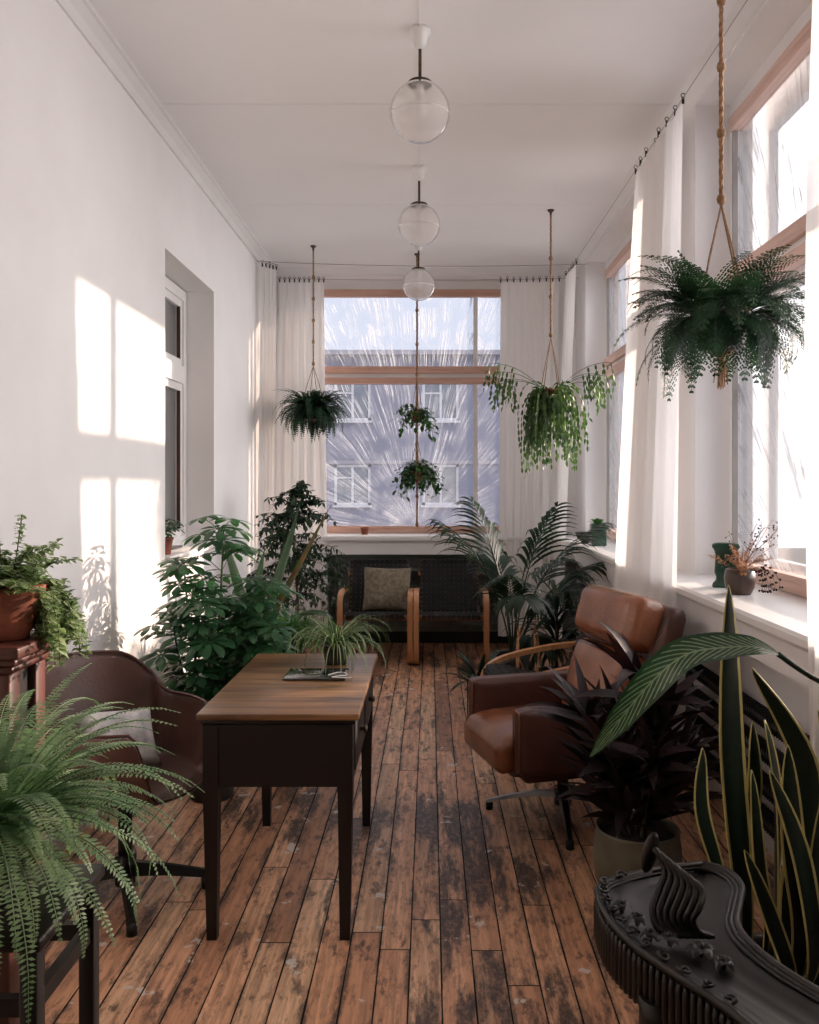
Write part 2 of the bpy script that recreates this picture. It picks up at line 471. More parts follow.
def clear_glass(name, tint=(1, 1, 1), ior=1.5, milk=0.0):
    m, nt, P, out = nm(name); N, L = nt.nodes, nt.links
    N.remove(P)
    tp = N.new('ShaderNodeBsdfTransparent'); tp.inputs[0].default_value = c4(tint)
    gl = N.new('ShaderNodeBsdfGlossy'); gl.inputs['Roughness'].default_value = 0.05
    fr = N.new('ShaderNodeFresnel'); fr.inputs[0].default_value = ior
    src = tp.outputs[0]
    if milk:
        tl = N.new('ShaderNodeBsdfTranslucent'); tl.inputs[0].default_value = (0.85, 0.83, 0.82, 1)
        df = N.new('ShaderNodeBsdfDiffuse'); df.inputs[0].default_value = (0.85, 0.83, 0.82, 1)
        ma = N.new('ShaderNodeMixShader'); ma.inputs[0].default_value = 0.5; L.new(tl.outputs[0], ma.inputs[1]); L.new(df.outputs[0], ma.inputs[2])
        mb_ = N.new('ShaderNodeMixShader'); mb_.inputs[0].default_value = milk; L.new(src, mb_.inputs[1]); L.new(ma.outputs[0], mb_.inputs[2]); src = mb_.outputs[0]
    m2 = N.new('ShaderNodeMixShader'); L.new(fr.outputs[0], m2.inputs[0]); L.new(src, m2.inputs[1]); L.new(gl.outputs[0], m2.inputs[2])
    L.new(m2.outputs[0], out.inputs[0])
    return m

M = {}
M['wall'] = mat('white_plaster', (0.83, 0.82, 0.82), 0.8, (0.80, 0.785, 0.785), 2.5, 0.25, 14)
M['ceil'] = mat('ceiling_paint', (0.88, 0.87, 0.87), 0.85, (0.86, 0.85, 0.85), 1.6, 0.1, 10)
M['gloss_white'] = mat('white_gloss_paint', (0.80, 0.79, 0.785), 0.35, (0.77, 0.76, 0.755), 5, 0.1, 20)
M['floor'] = floor_mat()
M['frame_wood'] = wood_mat('bleached_frame_wood', srgb(220, 182, 166), srgb(184, 142, 124), 0.55, 0)
M['frame_wood_y'] = wood_mat('bleached_frame_wood_side', srgb(226, 196, 184), srgb(196, 162, 150), 0.55, 1)
M['film_b'] = film_glass('creased_film_back', (-0.12, 1.05), 0, 115.0, 1.0)
M['film_r'] = film_glass('creased_film_side', (3.1, 0.6), 1, 70.0, 0.9, cc=(0.5, 0.5, 0.53), dm=0.85)
M['film_r2'] = film_glass('creased_film_far_side', (6.1, 0.6), 1, 70.0, 0.8, cc=(0.5, 0.5, 0.53), dm=0.85)
M['glass'] = clear_glass('window_glass', (0.75, 0.85, 0.85), 1.3, 0.45)
M['glass'].node_tree.nodes
M['globe'] = clear_glass('pendant_globe_glass', (0.99, 0.98, 0.97), 1.06, 0.36)
M['curtain'] = cloth_trans('white_sheer_curtain', (0.90, 0.885, 0.88), 0.22, 0.04)
M['curtain_open'] = cloth_trans('white_open_weave_curtain', (0.90, 0.885, 0.88), 0.5, 0.30)
M['curtain_thick'] = cloth_trans('white_cotton_curtain', (0.88, 0.865, 0.86), 0.42, 0.0)
M['string'] = mat('thin_steel_wire', (0.35, 0.33, 0.32), 0.5)
M['dark_metal'] = mat('black_metal', (0.012, 0.012, 0.013), 0.4, spec=0.4)
M['chrome'] = mat('worn_chrome', (0.35, 0.35, 0.37), 0.3, (0.22, 0.22, 0.23), 12, metal=1.0)
M['leather'] = mat('brown_leather', srgb(142, 88, 60), 0.26, srgb(116, 68, 44), 7, 0.45, 90, spec=0.6)
M['leather_dark'] = mat('dark_brown_leather', srgb(88, 54, 46), 0.42, srgb(70, 42, 36), 6, 0.35, 90)
M['shell_leather'] = mat('matt_brown_leather', srgb(92, 64, 56), 0.45, srgb(78, 52, 46), 5, 0.3, 90)
M['desk_dark'] = wood_mat('dark_stained_wood', srgb(20, 11, 11), srgb(11, 7, 7), 0.5, 2)
M['desk_top'] = wood_mat('worn_desk_top', srgb(168, 126, 86), srgb(56, 38, 28), 0.3, 0, 0.8, 0.15)
M['carved'] = wood_mat('carved_dark_wood', srgb(22, 15, 14), srgb(10, 8, 8), 0.4, 1, 0.5)
M['birch'] = wood_mat('bent_birch', srgb(196, 146, 104), srgb(160, 108, 70), 0.4, 2, 0.6)
M['webbing'] = mat('black_webbing', (0.004, 0.004, 0.005), 0.8, bump=0.3, bscale=300)
M['red_wood'] = wood_mat('reddish_stained_wood', srgb(96, 52, 44), srgb(44, 24, 22), 0.42, 2)
M['terracotta'] = mat('terracotta', srgb(150, 84, 62), 0.8, srgb(112, 60, 46), 18, 0.3, 50)
M['soil'] = mat('potting_soil', (0.018, 0.012, 0.009), 0.95, bump=0.8, bscale=60)
M['greypot'] = mat('grey_green_glazed_pot', srgb(104, 102, 86), 0.42, srgb(84, 82, 70), 7, 0.15, 30)
M['darkpot'] = mat('dark_ceramic_pot', (0.018, 0.016, 0.016), 0.3, spec=0.5)
M['brownpot'] = mat('brown_glazed_pot', srgb(82, 64, 54), 0.35, srgb(52, 40, 36), 8)
M['green_glaze'] = mat('green_glazed_ceramic', srgb(58, 92, 78), 0.18, srgb(34, 60, 52), 10)
M['cushion'] = mat('olive_patterned_fabric', srgb(136, 126, 106), 0.85, srgb(98, 88, 72), 30, 0.4, 200)
M['white_cloth'] = mat('white_printed_fabric', srgb(206, 204, 202), 0.85, srgb(150, 150, 154), 16, 0.3, 100)
M['rope'] = mat('jute_rope', srgb(166, 132, 102), 0.9, srgb(120, 90, 66), 60, 0.6, 200)
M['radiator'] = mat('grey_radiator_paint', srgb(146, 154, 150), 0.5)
M['radiator_dark'] = mat('dark_radiator_iron', (0.02, 0.022, 0.024), 0.5)
M['twig'] = mat('dry_twig', srgb(122, 92, 80), 0.8)
M['straw'] = mat('dried_blossom', srgb(206, 162, 124), 0.85, srgb(160, 112, 80), 30)
M['stem'] = mat('green_stem', srgb(60, 80, 50), 0.6)
M['bark'] = mat('grey_brown_bark', srgb(92, 78, 62), 0.85, srgb(60, 50, 40), 30, 0.5, 80)
M['mirror'] = mat('black_glossy_glass', (0.01, 0.01, 0.012), 0.03, spec=1.0, coat=1.0)
M['facade'] = mat('grey_render_facade', srgb(140, 141, 158), 0.9, srgb(128, 130, 148), 0.7)
M['facade_roof'] = mat('pale_sheet_roof', srgb(160, 158, 168), 0.7)
M['pvc'] = mat('white_window_paint', srgb(210, 210, 216), 0.5)
M['far_glass'] = mat('far_window_glass', srgb(120, 128, 140), 0.1, spec=0.8)
M['street'] = mat('street_asphalt', srgb(120, 118, 118), 0.9, scale=1)
M['next_room'] = mat('grey_next_room', (0.28, 0.30, 0.29), 0.9)
M['boston'] = leaf_mat('boston_fern_leaf', srgb(158, 184, 148), srgb(84, 122, 86), 0.42, 0.35)
M['darkfern'] = leaf_mat('dark_fern_leaf', srgb(48, 78, 56), srgb(22, 44, 34), 0.5, 0.35)
M['ivy'] = leaf_mat('ivy_leaf', srgb(158, 176, 138), srgb(92, 120, 90), 0.45, 0.4, edge=srgb(190, 198, 166), edge_w=0.13)
M['schefflera'] = leaf_mat('umbrella_tree_leaf', srgb(62, 104, 66), srgb(34, 72, 48), 0.35, 0.28)
M['ficus'] = leaf_mat('ficus_leaf', srgb(52, 78, 58), srgb(26, 46, 36), 0.4, 0.3)
M['spider'] = leaf_mat('spider_plant_leaf', srgb(72, 104, 62), srgb(44, 78, 44), 0.45, 0.35, stripe=srgb(190, 200, 160))
M['grassleaf'] = leaf_mat('grassy_leaf', srgb(82, 122, 68), srgb(44, 82, 46), 0.45, 0.35)
M['palm'] = leaf_mat('palm_leaf', srgb(36, 58, 42), srgb(16, 32, 24), 0.42, 0.18)
M['strap'] = leaf_mat('strap_leaf', srgb(34, 62, 40), srgb(16, 36, 24), 0.4, 0.2)
M['bigleaf'] = leaf_mat('broad_dark_leaf', srgb(44, 76, 50), srgb(24, 52, 36), 0.35, 0.2)
M['redleaf'] = leaf_mat('reddish_blade', srgb(96, 66, 48), srgb(52, 66, 40), 0.35, 0.25)
M['mistletoe'] = leaf_mat('mistletoe_cactus_leaf', srgb(92, 118, 66), srgb(48, 74, 44), 0.45, 0.35)
M['hoya'] = leaf_mat('hoya_leaf', srgb(72, 112, 60), srgb(36, 66, 38), 0.4, 0.3)
M['maroon'] = leaf_mat('maroon_leaf', srgb(40, 17, 22), srgb(18, 8, 11), 0.6, 0.12)
M['snake'] = leaf_mat('snake_plant_leaf', srgb(28, 48, 34), srgb(14, 28, 20), 0.4, 0.05, edge=srgb(196, 184, 118), edge_w=0.10, band=srgb(20, 38, 28))
M['calathea'] = leaf_mat('veined_leaf', srgb(38, 74, 52), srgb(24, 54, 38), 0.3, 0.12, vein=srgb(150, 172, 140), vein_n=24)

# ------------------------------------------------------------------ room shell
XL, XR, YB, YF, ZC = -1.52, 1.39, 8.0, -2.2, 3.55
XW = 1.58           # glass plane of the side windows
YW = 8.20           # glass plane of the back window

def wall_cells(mb, us, zs, holes, mk):
    us = sorted(set(us + [h[i] for h in holes for i in (0, 1)])); zs = sorted(set(zs + [h[i] for h in holes for i in (2, 3)]))
    for u0, u1 in zip(us, us[1:]):
        for z0, z1 in zip(zs, zs[1:]):
            cu, cz = (u0 + u1) / 2, (z0 + z1) / 2
            if any(h[0] < cu < h[1] and h[2] < cz < h[3] for h in holes): continue
            mk(mb, u0, u1, z0, z1)

fl = MB(); fl.box((XL - 0.05, YF, -0.12), (XR + 0.3, YB + 0.3, 0)); struct('floor', fl, M['floor'])
ce = MB()
ys = [YF, -0.31, 1.30, 2.91, 4.52, 6.13, YB + 0.02]
for a, b in zip(ys, ys[1:]): ce.box((XL - 0.02, a + 0.003, ZC), (XR + 0.02, b - 0.003, ZC + 0.03))
ce.box((XL - 0.35, YF - 0.2, ZC + 0.03), (XR + 0.35, YB + 0.4, ZC + 0.15))
struct('ceiling', ce, M['ceil'])

HR = [(4.98, 7.50, 0.98, 3.49), (1.55, 4.40, 0.98, 3.49)]
wr = MB(); wall_cells(wr, [YF, YB + 0.35], [0.0, ZC], HR, lambda m, a, b, c, d: m.box((XR, a, c), (XR + 0.30, b, d)))
struct('wall_right', wr, M['wall'])
HB = [(-1.12, 0.80, 0.98, 3.49)]
wb = MB(); wall_cells(wb, [XL, XR], [0.0, ZC], HB, lambda m, a, b, c, d: m.box((a, YB, c), (b, YB + 0.30, d)))
struct('wall_back', wb, M['wall'])
HL = [(4.82, 5.91, 1.08, 2.86)]
wlm = MB(); wall_cells(wlm, [YF, YB + 0.35], [0.0, ZC], HL, lambda m, a, b, c, d: m.box((XL - 0.32, a, c), (XL, b, d)))
struct('wall_left', wlm, M['wall'])
wf = MB(); wf.box((XL - 0.3, YF - 0.2, 0), (XR + 0.3, YF, ZC)); struct('wall_rear', wf, M['next_room'])
nr = MB()
nr.box((-3.6, 3.6, 0), (-3.5, 7.4, 3.5)); nr.box((-3.5, 3.5, 0), (XL - 0.33, 3.6, 3.5)); nr.box((-3.5, 7.4, 0), (XL - 0.33, 7.5, 3.5))
nr.box((-3.5, 3.6, 3.4), (XL - 0.33, 7.4, 3.5)); nr.box((-3.5, 3.6, 0.0), (XL - 0.33, 7.4, 0.1))
struct('wall_next_room', nr, M['next_room'])

# cornice on the left and right, edge line
co = MB(); co.prism([(XL, ZC), (XL, ZC - 0.085), (XL + 0.012, ZC - 0.085), (XL + 0.03, ZC - 0.05), (XL + 0.06, ZC - 0.02), (XL + 0.075, ZC - 0.015), (XL + 0.075, ZC)], YF, YB, 'y')
struct('trim_1', co, M['gloss_white'])
co = MB(); co.prism([(XR, ZC), (XR, ZC - 0.045), (XR - 0.02, ZC - 0.04), (XR - 0.07, ZC - 0.012), (XR - 0.09, ZC)], YF, YB, 'y')
struct('trim_2', co, M['gloss_white'])
co = MB(); co.prism([(YB, ZC), (YB, ZC - 0.045), (YB - 0.02, ZC - 0.04), (YB - 0.07, ZC - 0.012), (YB - 0.09, ZC)], XL, XR, 'x')
struct('trim_3', co, M['gloss_white'])
bb = MB(); bb.box((XL, YF, 0), (XL + 0.018, YB, 0.11)); struct('baseboard_left', bb, M['gloss_white'])
bb = MB(); bb.box((XL + 0.018, YB - 0.018, 0), (XR, YB, 0.11)); struct('baseboard_back', bb, M['radiator_dark'])
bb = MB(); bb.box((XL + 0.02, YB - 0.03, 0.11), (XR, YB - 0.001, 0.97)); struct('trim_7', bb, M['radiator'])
# window ledges with nosing and fascia
ZS = 1.03
def ledge_profile(x0, xf):   # x grows outwards
    return [(x0, ZS), (x0, ZS - 0.05), (xf + 0.05, ZS - 0.05), (xf + 0.05, 0.86), (xf + 0.03, 0.86), (xf + 0.03, ZS - 0.05), (xf + 0.006, ZS - 0.05), (xf - 0.004, ZS - 0.035), (xf - 0.004, ZS - 0.012), (xf + 0.006, ZS)]
sl = MB(); sl.prism(ledge_profile(XW + 0.0, 1.165), YF, 7.69, 'y'); struct('trim_4', sl, M['gloss_white'])
sl = MB(); sl.prism([(YW, ZS)] + [(y, z) for y, z in ledge_profile(YW, 7.70)][1:], XL, XR, 'x'); struct('trim_5', sl, M['gloss_white'])
sl = MB(); sl.rbox((XL - 0.32, 4.825, 1.06), (XL + 0.03, 5.905, 1.09), 0.006); struct('trim_6', sl, M['gloss_white'])

# windows -------------------------------------------------------------
def side_window(n, y0, y1, mull, film):
    fr = MB(); t = 0.07
    fr.box((XW - 0.01, y0, 3.40), (XW + 0.09, y1, 3.49))
    fr.box((XW - 0.01, y0, ZS), (XW + 0.09, y1, 1.045))
    fr.box((XW - 0.01, y0, ZS), (XW + 0.09, y0 + 0.045, 3.42)); fr.box((XW - 0.01, y1 - 0.045, ZS), (XW + 0.09, y1, 3.42))
    fr.box((XW, y0 + 0.045, 2.51), (XW + 0.06, y1 - 0.045, 2.55))
    for m in mull:
        fr.box((XW, m - 0.03, 1.045), (XW + 0.06, m + 0.03, 2.51)); fr.box((XW, m - 0.03, 2.55), (XW + 0.06, m + 0.03, 3.40))
    w = struct('window_%d' % n, fr, M['gloss_white'])
    rl = MB()
    rl.box((XW - 0.025, y0 + 0.03, 3.335), (XW + 0.035, y1 - 0.03, 3.405))
    rl.box((XW - 0.03, y0 + 0.03, 2.55), (XW + 0.035, y1 - 0.03, 2.62)); rl.box((XW - 0.025, y0 + 0.03, 2.45), (XW + 0.035, y1 - 0.03, 2.51))
    rl.box((XW - 0.025, y0 + 0.03, 1.035), (XW + 0.035, y1 - 0.03, 1.11))
    rl.build('wooden_rail', M['frame_wood_y'], w)
    ed = sorted([y0 + 0.045] + [x for m in mull for x in (m - 0.03, m + 0.03)] + [y1 - 0.045])
    for a, b in zip(ed[::2], ed[1::2]):
        for z0, z1 in ((1.10, 2.46), (2.61, 3.34)):
            gm = MB(); gm.box((XW + 0.018, a, z0), (XW + 0.022, b, z1)); gm.build('pane', film, w)
    oc = MB(); X2 = XW + 0.17
    oc.box((X2, y0, 3.33), (X2 + 0.05, y1, 3.49)); oc.box((X2, y0, 2.46), (X2 + 0.05, y1, 2.63)); oc.box((X2, y0, ZS), (X2 + 0.05, y1, 1.12))
    oc.box((X2, y0, 1.12), (X2 + 0.05, y0 + 0.06, 2.46)); oc.box((X2, y1 - 0.06, 1.12), (X2 + 0.05, y1, 2.46)); oc.box((X2, y0, 2.63), (X2 + 0.05, y0 + 0.06, 3.33)); oc.box((X2, y1 - 0.06, 2.63), (X2 + 0.05, y1, 3.33))
    for m in mull: oc.box((X2, m + 0.05, 1.12), (X2 + 0.05, m + 0.11, 2.46)); oc.box((X2, m + 0.05, 2.63), (X2 + 0.05, m + 0.11, 3.33))
    oc.build('outer_casement', M['gloss_white'], w)
    # narrow grey gasket strip along the far jamb
    gs = MB(); gs.box((XW - 0.014, y1 - 0.062, 1.11), (XW + 0.01, y1 - 0.046, 3.33)); gs.build('gasket', M['string'], w)
    return w
side_window(1, 1.55, 4.40, [2.2], M['film_r'])
side_window(2, 4.98, 7.50, [5.74], M['film_r2'])

fr = MB(); x0, x1 = -1.12, 0.80
fr.box((x0, YW - 0.01, 3.40), (x1, YW + 0.08, 3.49)); fr.box((x0, YW - 0.01, ZS), (x1, YW + 0.08, 1.045))
fr.box((x0, YW - 0.01, ZS), (x0 + 0.06, YW + 0.08, 3.42)); fr.box((x1 - 0.05, YW - 0.01, ZS), (x1, YW + 0.08, 3.42))
fr.box((x0 + 0.05, YW, 2.545), (x1 - 0.05, YW + 0.05, 2.585))
for z0, z1 in ((1.045, 2.545), (2.585, 3.40)): fr.box((0.425, YW - 0.005, z0), (0.465, YW + 0.055, z1))
w4 = struct('window_3', fr, M['gloss_white'])
rl = MB()
for z0, z1 in ((3.335, 3.405), (2.585, 2.655), (2.485, 2.545), (1.035, 1.10)): rl.box((x0 + 0.03, YW - 0.025, z0), (x1 - 0.03, YW + 0.03, z1))
rl.build('wooden_rail', M['frame_wood'], w4)
for a, b in ((x0 + 0.06, 0.425), (0.465, x1 - 0.05)):
    for z0, z1 in ((1.10, 2.49), (2.65, 3.34)):
        gm = MB(); gm.box((a, YW + 0.018, z0), (b, YW + 0.022, z1)); gm.build('pane', M['film_b'], w4)

xw = XL - 0.22; fr = MB(); ya, yb = 4.83, 5.90
fr.box((xw - 0.06, ya, 2.78), (xw + 0.03, yb, 2.85)); fr.box((xw - 0.06, ya, 1.09), (xw + 0.03, yb, 1.15))
fr.box((xw - 0.06, ya, 1.15), (xw + 0.03, ya + 0.06, 2.78)); fr.box((xw - 0.06, yb - 0.06, 1.15), (xw + 0.03, yb, 2.78))
fr.box((xw - 0.06, ya + 0.06, 2.20), (xw + 0.035, yb - 0.06, 2.32))
w5 = struct('window_4', fr, M['gloss_white'])
sh = MB()
for z0, z1 in ((1.15, 2.20), (2.32, 2.78)):
    sh.box((xw - 0.04, ya + 0.06, z0), (xw + 0.015, ya + 0.11, z1)); sh.box((xw - 0.04, yb - 0.11, z0), (xw + 0.015, yb - 0.06, z1))
    sh.box((xw - 0.04, ya + 0.11, z0), (xw + 0.015, yb - 0.11, z0 + 0.05)); sh.box((xw - 0.04, ya + 0.11, z1 - 0.05), (xw + 0.015, yb - 0.11, z1))
sh.build('sash', M['gloss_white'], w5)
gs = MB(); gs.box((xw - 0.005, yb - 0.115, 1.2), (xw + 0.018, yb - 0.104, 2.15)); gs.box((xw - 0.005, yb - 0.115, 2.37), (xw + 0.018, yb - 0.104, 2.73)); gs.build('gasket', M['red_wood'], w5)
for z0, z1 in ((1.20, 2.15), (2.37, 2.73)):
    gm = MB(); gm.box((xw - 0.02, ya + 0.11, z0), (xw - 0.016, yb - 0.11, z1)); gm.build('pane', M['glass'], w5)

# ------------------------------------------------------------------ outside
gr = MB(); gr.box((-60, 8.6, -4.6), (60, 80, -4.5)); tag(struct('ground', gr, M['street']), 'street level outside')
bld = thing('apartment_building', 'grey rendered building with white windows seen through the back window', 'building', (0, 30, -4.5))
b = MB()
wins = []
for i in range(-6, 3):
    for z in (6.05 - 0.25, 2.98 - 0.2, -0.2):
        wins.append((-3.42 + 3.15 * i, z + 4.5 - 2.0 + 0.0))
FT = 10.6
holes = [(x, x + 1.3, z, z + 1.45) for x, z in wins]
wall_cells(b, [-24, 5.5], [0, FT], holes, lambda m, a, b_, c, d: m.box((a, 0, c), (b_, 0.35, d)))
b.build('facade', M['facade'], bld)
b = MB(); b.box((-24, 0.36, 0), (5.5, 8, FT)); b.build('core', M['facade'], bld)
b = MB(); b.prism([(-0.45, FT), (-0.45, FT + 0.16), (0.0, FT + 0.22), (4.0, FT + 0.75), (8.4, FT + 0.2), (8.4, FT)], -24.4, 5.9, 'x'); b.build('roof', M['facade_roof'], bld)
b = MB(); b.box((-24, -0.06, 6.75), (5.5, 0.0, 6.87)); b.build('string_course', M['facade_roof'], bld)
for x, z in wins:
    b = MB(); t = 0.09
    b.box((x, 0.02, z), (x + t, 0.12, z + 1.45)); b.box((x + 1.3 - t, 0.02, z), (x + 1.3, 0.12, z + 1.45))
    b.box((x, 0.02, z), (x + 1.3, 0.12, z + t)); b.box((x, 0.02, z + 1.45 - t), (x + 1.3, 0.12, z + 1.45))
    b.box((x + 0.61, 0.03, z + t), (x + 0.69, 0.11, z + 1.45 - t)); b.box((x + t, 0.03, z + 0.95), (x + 0.61, 0.11, z + 1.01)); b.box((x - 0.05, -0.1, z - 0.08), (x + 1.35, 0.02, z))
    w = b.build('window', M['pvc'], bld)
    g = MB(); g.box((x + t, 0.06, z + t), (x + 1.3 - t, 0.08, z + 1.45 - t)); g.build('pane', M['far_glass'], w)

# ------------------------------------------------------------------ pendants
def pendant(loc, label):
    t = thing('pendant_lamp', label, 'lamp', loc, 0, 'globe pendant lamps in a row down the ceiling')
    a = MB(); a.lathe([(0, 0), (0.048, 0), (0.05, -0.012), (0.036, -0.03), (0.03, -0.065), (0.014, -0.09), (0, -0.09)], 24); a.build('ceiling_rose', M['gloss_white'], t)
    a = MB(); a.tube([(0, 0, -0.088), (0, 0, -0.232)], 0.0075, 10); a.build('rod', M['bark'], t)
    a = MB(); a.lathe([(0, -0.228), (0.02, -0.23), (0.05, -0.236), (0.058, -0.244), (0.056, -0.248), (0.02, -0.24), (0, -0.238)], 24); a.build('cap', M['bark'], t)
    a = MB()
    pr = [(0.135 * math.sin(th), -0.372 + 0.135 * math.cos(th)) for th in [0.42 + (PI - 0.42) * i / 28 for i in range(29)]]
    a.lathe(pr, 40); a.build('glass_globe', M['globe'], t)
    a = MB(); a.tube([(0.1352 * math.cos(k * PI / 20), 0.1352 * math.sin(k * PI / 20), -0.39) for k in range(41)], 0.0022, 6, False); a.build('globe_seam', M['gloss_white'], t)
    a = MB(); a.lathe([(0, -0.24), (0.017, -0.245), (0.017, -0.29), (0, -0.29)], 16); s = a.build('socket', M['gloss_white'], t)
    a = MB(); a.lathe([(0, -0.29), (0.013, -0.292), (0.016, -0.315), (0.028, -0.345), (0.031, -0.365), (0.024, -0.388), (0, -0.398)], 20); a.build('bulb', M['gloss_white'], s)
    return t
p1 = pendant((-0.045, 3.78, ZC), 'nearest and largest clear globe pendant lamp on a short dark rod')
for y, l in ((5.42, 'middle one of the three globe pendant lamps on the ceiling'), (7.03, 'farthest globe pendant lamp, in front of the back window header')):
    c = copy_tree(p1); c.location = (-0.07 if y < 6 else -0.095, y, ZC); c['label'] = l
a = MB(); a.tube([(-0.03, -1.5, ZC - 0.006), (-0.045, 3.78, ZC - 0.006), (-0.07, 5.42, ZC - 0.006), (-0.095, 7.03, ZC - 0.006)], 0.004, 6)
tag(a.build('ceiling_cable', M['gloss_white']), 'thin white cable along the ceiling linking the globe lamps', 'cable')

# ------------------------------------------------------------------ curtains and wires
def sagline(a, b, sag, n=24):
    a, b = V(a), V(b)
    return [a.lerp(b, i / n) - V((0, 0, sag * 4 * (i / n) * (1 - i / n))) for i in range(n + 1)]
ZW = 3.43
a = MB(); a.tube(sagline((1.25, -1.6, ZW + 0.0), (1.25, 7.78, ZW), 0.02, 40), 0.0022, 5)
tag(a.build('curtain_wire', M['string']), 'thin curtain wire running along the window wall under the ceiling', 'wire')
a = MB(); a.tube(sagline((XL + 0.02, 7.83, ZW), (XR, 7.83, ZW), 0.02, 30), 0.0025, 5)
tag(a.build('curtain_wire', M['string']), 'lower of the two wires across the back window holding its curtains', 'wire')
a = MB(); a.tube(sagline((XL + 0.02, 7.28, 3.44), (XR - 0.02, 7.30, 3.42), 0.03, 30), 0.003, 5)
tag(a.build('curtain_wire', M['string']), 'upper, nearer wire strung across the room by the farthest globe lamp', 'wire')

def curtain(label, top, bot, ztop, zbot, folds, amp, m, clips, seed, group=None, taper=1.0):
    """top, bot = lists of plan points (x,y) the sheet follows at top and bottom"""
    rnd = random.Random(seed)
    ph = [rnd.uniform(0, 6.28) for _ in range(4)]
    def along(P, u):
        n = len(P) - 1; k = min(int(u * n), n - 1); t = u * n - k
        return V((P[k][0] + (P[k + 1][0] - P[k][0]) * t, P[k][1] + (P[k + 1][1] - P[k][1]) * t, 0))
    def fn(u, v):
        a = along(top, u); b = along(bot, u)
        p = a.lerp(b, v)
        d = (along(bot, 1) - along(bot, 0)); d = V((-d.y, d.x, 0)).normalized()
        ph_u = u + 0.012 * math.sin(v * 5 + ph[0]) + 0.02 * math.sin(u * 9 + ph[2])
        w = math.sin(2 * PI * folds * ph_u + ph[1]) + 0.45 * math.sin(2 * PI * folds * 2.3 * ph_u + ph[3] + v * 1.5)
        am = amp * (0.55 + 0.6 * v) * (0.7 + 0.3 * math.sin(7 * u + ph[2]))
        p += d * w * am
        sag = 0.012 * (0.5 - 0.5 * math.cos(2 * PI * u * clips)) if v < 0.05 else 0
        p.z = ztop + (zbot - ztop) * v - sag * (1 - v / 0.05)
        return p
    g = MB(); g.grid(fn, int(folds * 14), 40)
    t = thing('curtain', label, 'curtain', (0, 0, 0), 0, group)
    g.build('fabric', m, t)
    for k in range(clips + 1):
        p = fn(min(1, k / clips), 0)
        q = MB(); q.tube([p + V((0, 0, 0.03 + 0.010 * math.cos(x))) + V((0.010 * math.sin(x), 0, 0)) for x in [i * PI / 5 for i in range(11)]], 0.0022, 5, False)
        q.box((p.x - 0.006, p.y - 0.004, p.z - 0.012), (p.x + 0.006, p.y + 0.004, p.z + 0.021))
        q.build('clip', M['dark_metal'], t)
    return t
G = 'white curtains hung on the wires'
curtain('long white curtain on the window wall directly behind the brown leather armchair', [(1.25, 4.16), (1.25, 5.10)], [(1.10, 3.82), (1.09, 5.22)], ZW - 0.03, 0.06, 5, 0.020, M['curtain_thick'], 7, 1, G)
curtain('white curtain at the right edge of the photo, beside the near window', [(1.25, 1.3), (1.22, 2.68)], [(1.08, 1.3), (1.08, 2.44)], ZW - 0.03, 0.10, 9, 0.018, M['curtain_open'], 7, 2, G)
curtain('white curtain left of the back window, behind the hanging fern', [(-1.40, 7.83), (-0.99, 7.83)], [(-1.42, 7.66), (-0.93, 7.66)], ZW - 0.03, 0.12, 5, 0.013, M['curtain'], 9, 3, G)
curtain('white curtain right of the back window, behind the mistletoe cactus', [(0.66, 7.83), (1.20, 7.80)], [(0.62, 7.66), (1.12, 7.66)], ZW - 0.03, 0.12, 6, 0.013, M['curtain'], 9, 4, G)
curtain('narrow bunched white curtain in the far left corner against the wall', [(XL + 0.06, 7.30), (-1.36, 7.42)], [(XL + 0.06, 7.30), (-1.38, 7.40)], 3.41, 0.12, 4, 0.022, M['curtain_thick'], 4, 5, G)
curtain('narrow white curtain in the far right corner on the window wall', [(1.25, 7.20), (1.23, 7.62)], [(1.10, 7.10), (1.10, 7.60)], ZW - 0.03, 0.12, 4, 0.018, M['curtain'], 4, 6, G)
# heating pipes in the far left corner
for k, (x, y, r, l) in enumerate(((XL + 0.05, 7.62, 0.022, 'thicker white vertical pipe in the far left corner'), (XL + 0.075, 7.92, 0.013, 'thinner white vertical pipe in the far left corner'))):
    a = MB(); a.tube([(x, y, 0.0), (x, y, ZC)], r, 12)
    for z in (0.6, 1.9, 3.1): a.tube([(x, y, z), (x, y, z + 0.02)], r + 0.006, 12)
    tag(a.build('heating_pipe', M['gloss_white']), l, 'pipe')

# ------------------------------------------------------------------ finned radiators
def finned(label, axis, a0, a1, c, zs, m, pitch, r):
    t = thing('finned_radiator', label, 'radiator', ((a0 + a1) / 2, c, 0) if axis == 0 else (c, (a0 + a1) / 2, 0))
    L2 = (a1 - a0) / 2
    for z in zs:
        p = MB()
        e = V((1, 0, 0)) if axis == 0 else V((0, 1, 0))
        p.tube([-e * L2 + V((0, 0, z)), e * L2 + V((0, 0, z))], 0.022, 10)
        n = int(2 * L2 / pitch)
        for k in range(n):
            s = -L2 + pitch * (k + 0.5)
            if axis == 0: p.box((s - 0.002, -r * 0.7, z - r), (s + 0.002, r * 0.7, z + r))
            else: p.box((-r * 0.7, s - 0.002, z - r), (r * 0.7, s + 0.002, z + r))
        p.build('finned_pipe', m, t)
    for s in (-1, 1):
        e = MB()
        if axis == 0: e.tube([(s * (L2 - 0.01), 0, 0.0), (s * (L2 - 0.01), 0, zs[-1])], 0.02, 10)
        else: e.tube([(0, s * (L2 - 0.01), 0.0), (0, s * (L2 - 0.01), zs[-1])], 0.02, 10)
        e.build('riser', m, t)
    return t
finned('grey finned pipe radiator under the back window ledge', 0, -1.2, 1.0, 7.88, [0.2, 0.37, 0.54, 0.71], M['radiator'], 0.03, 0.06)
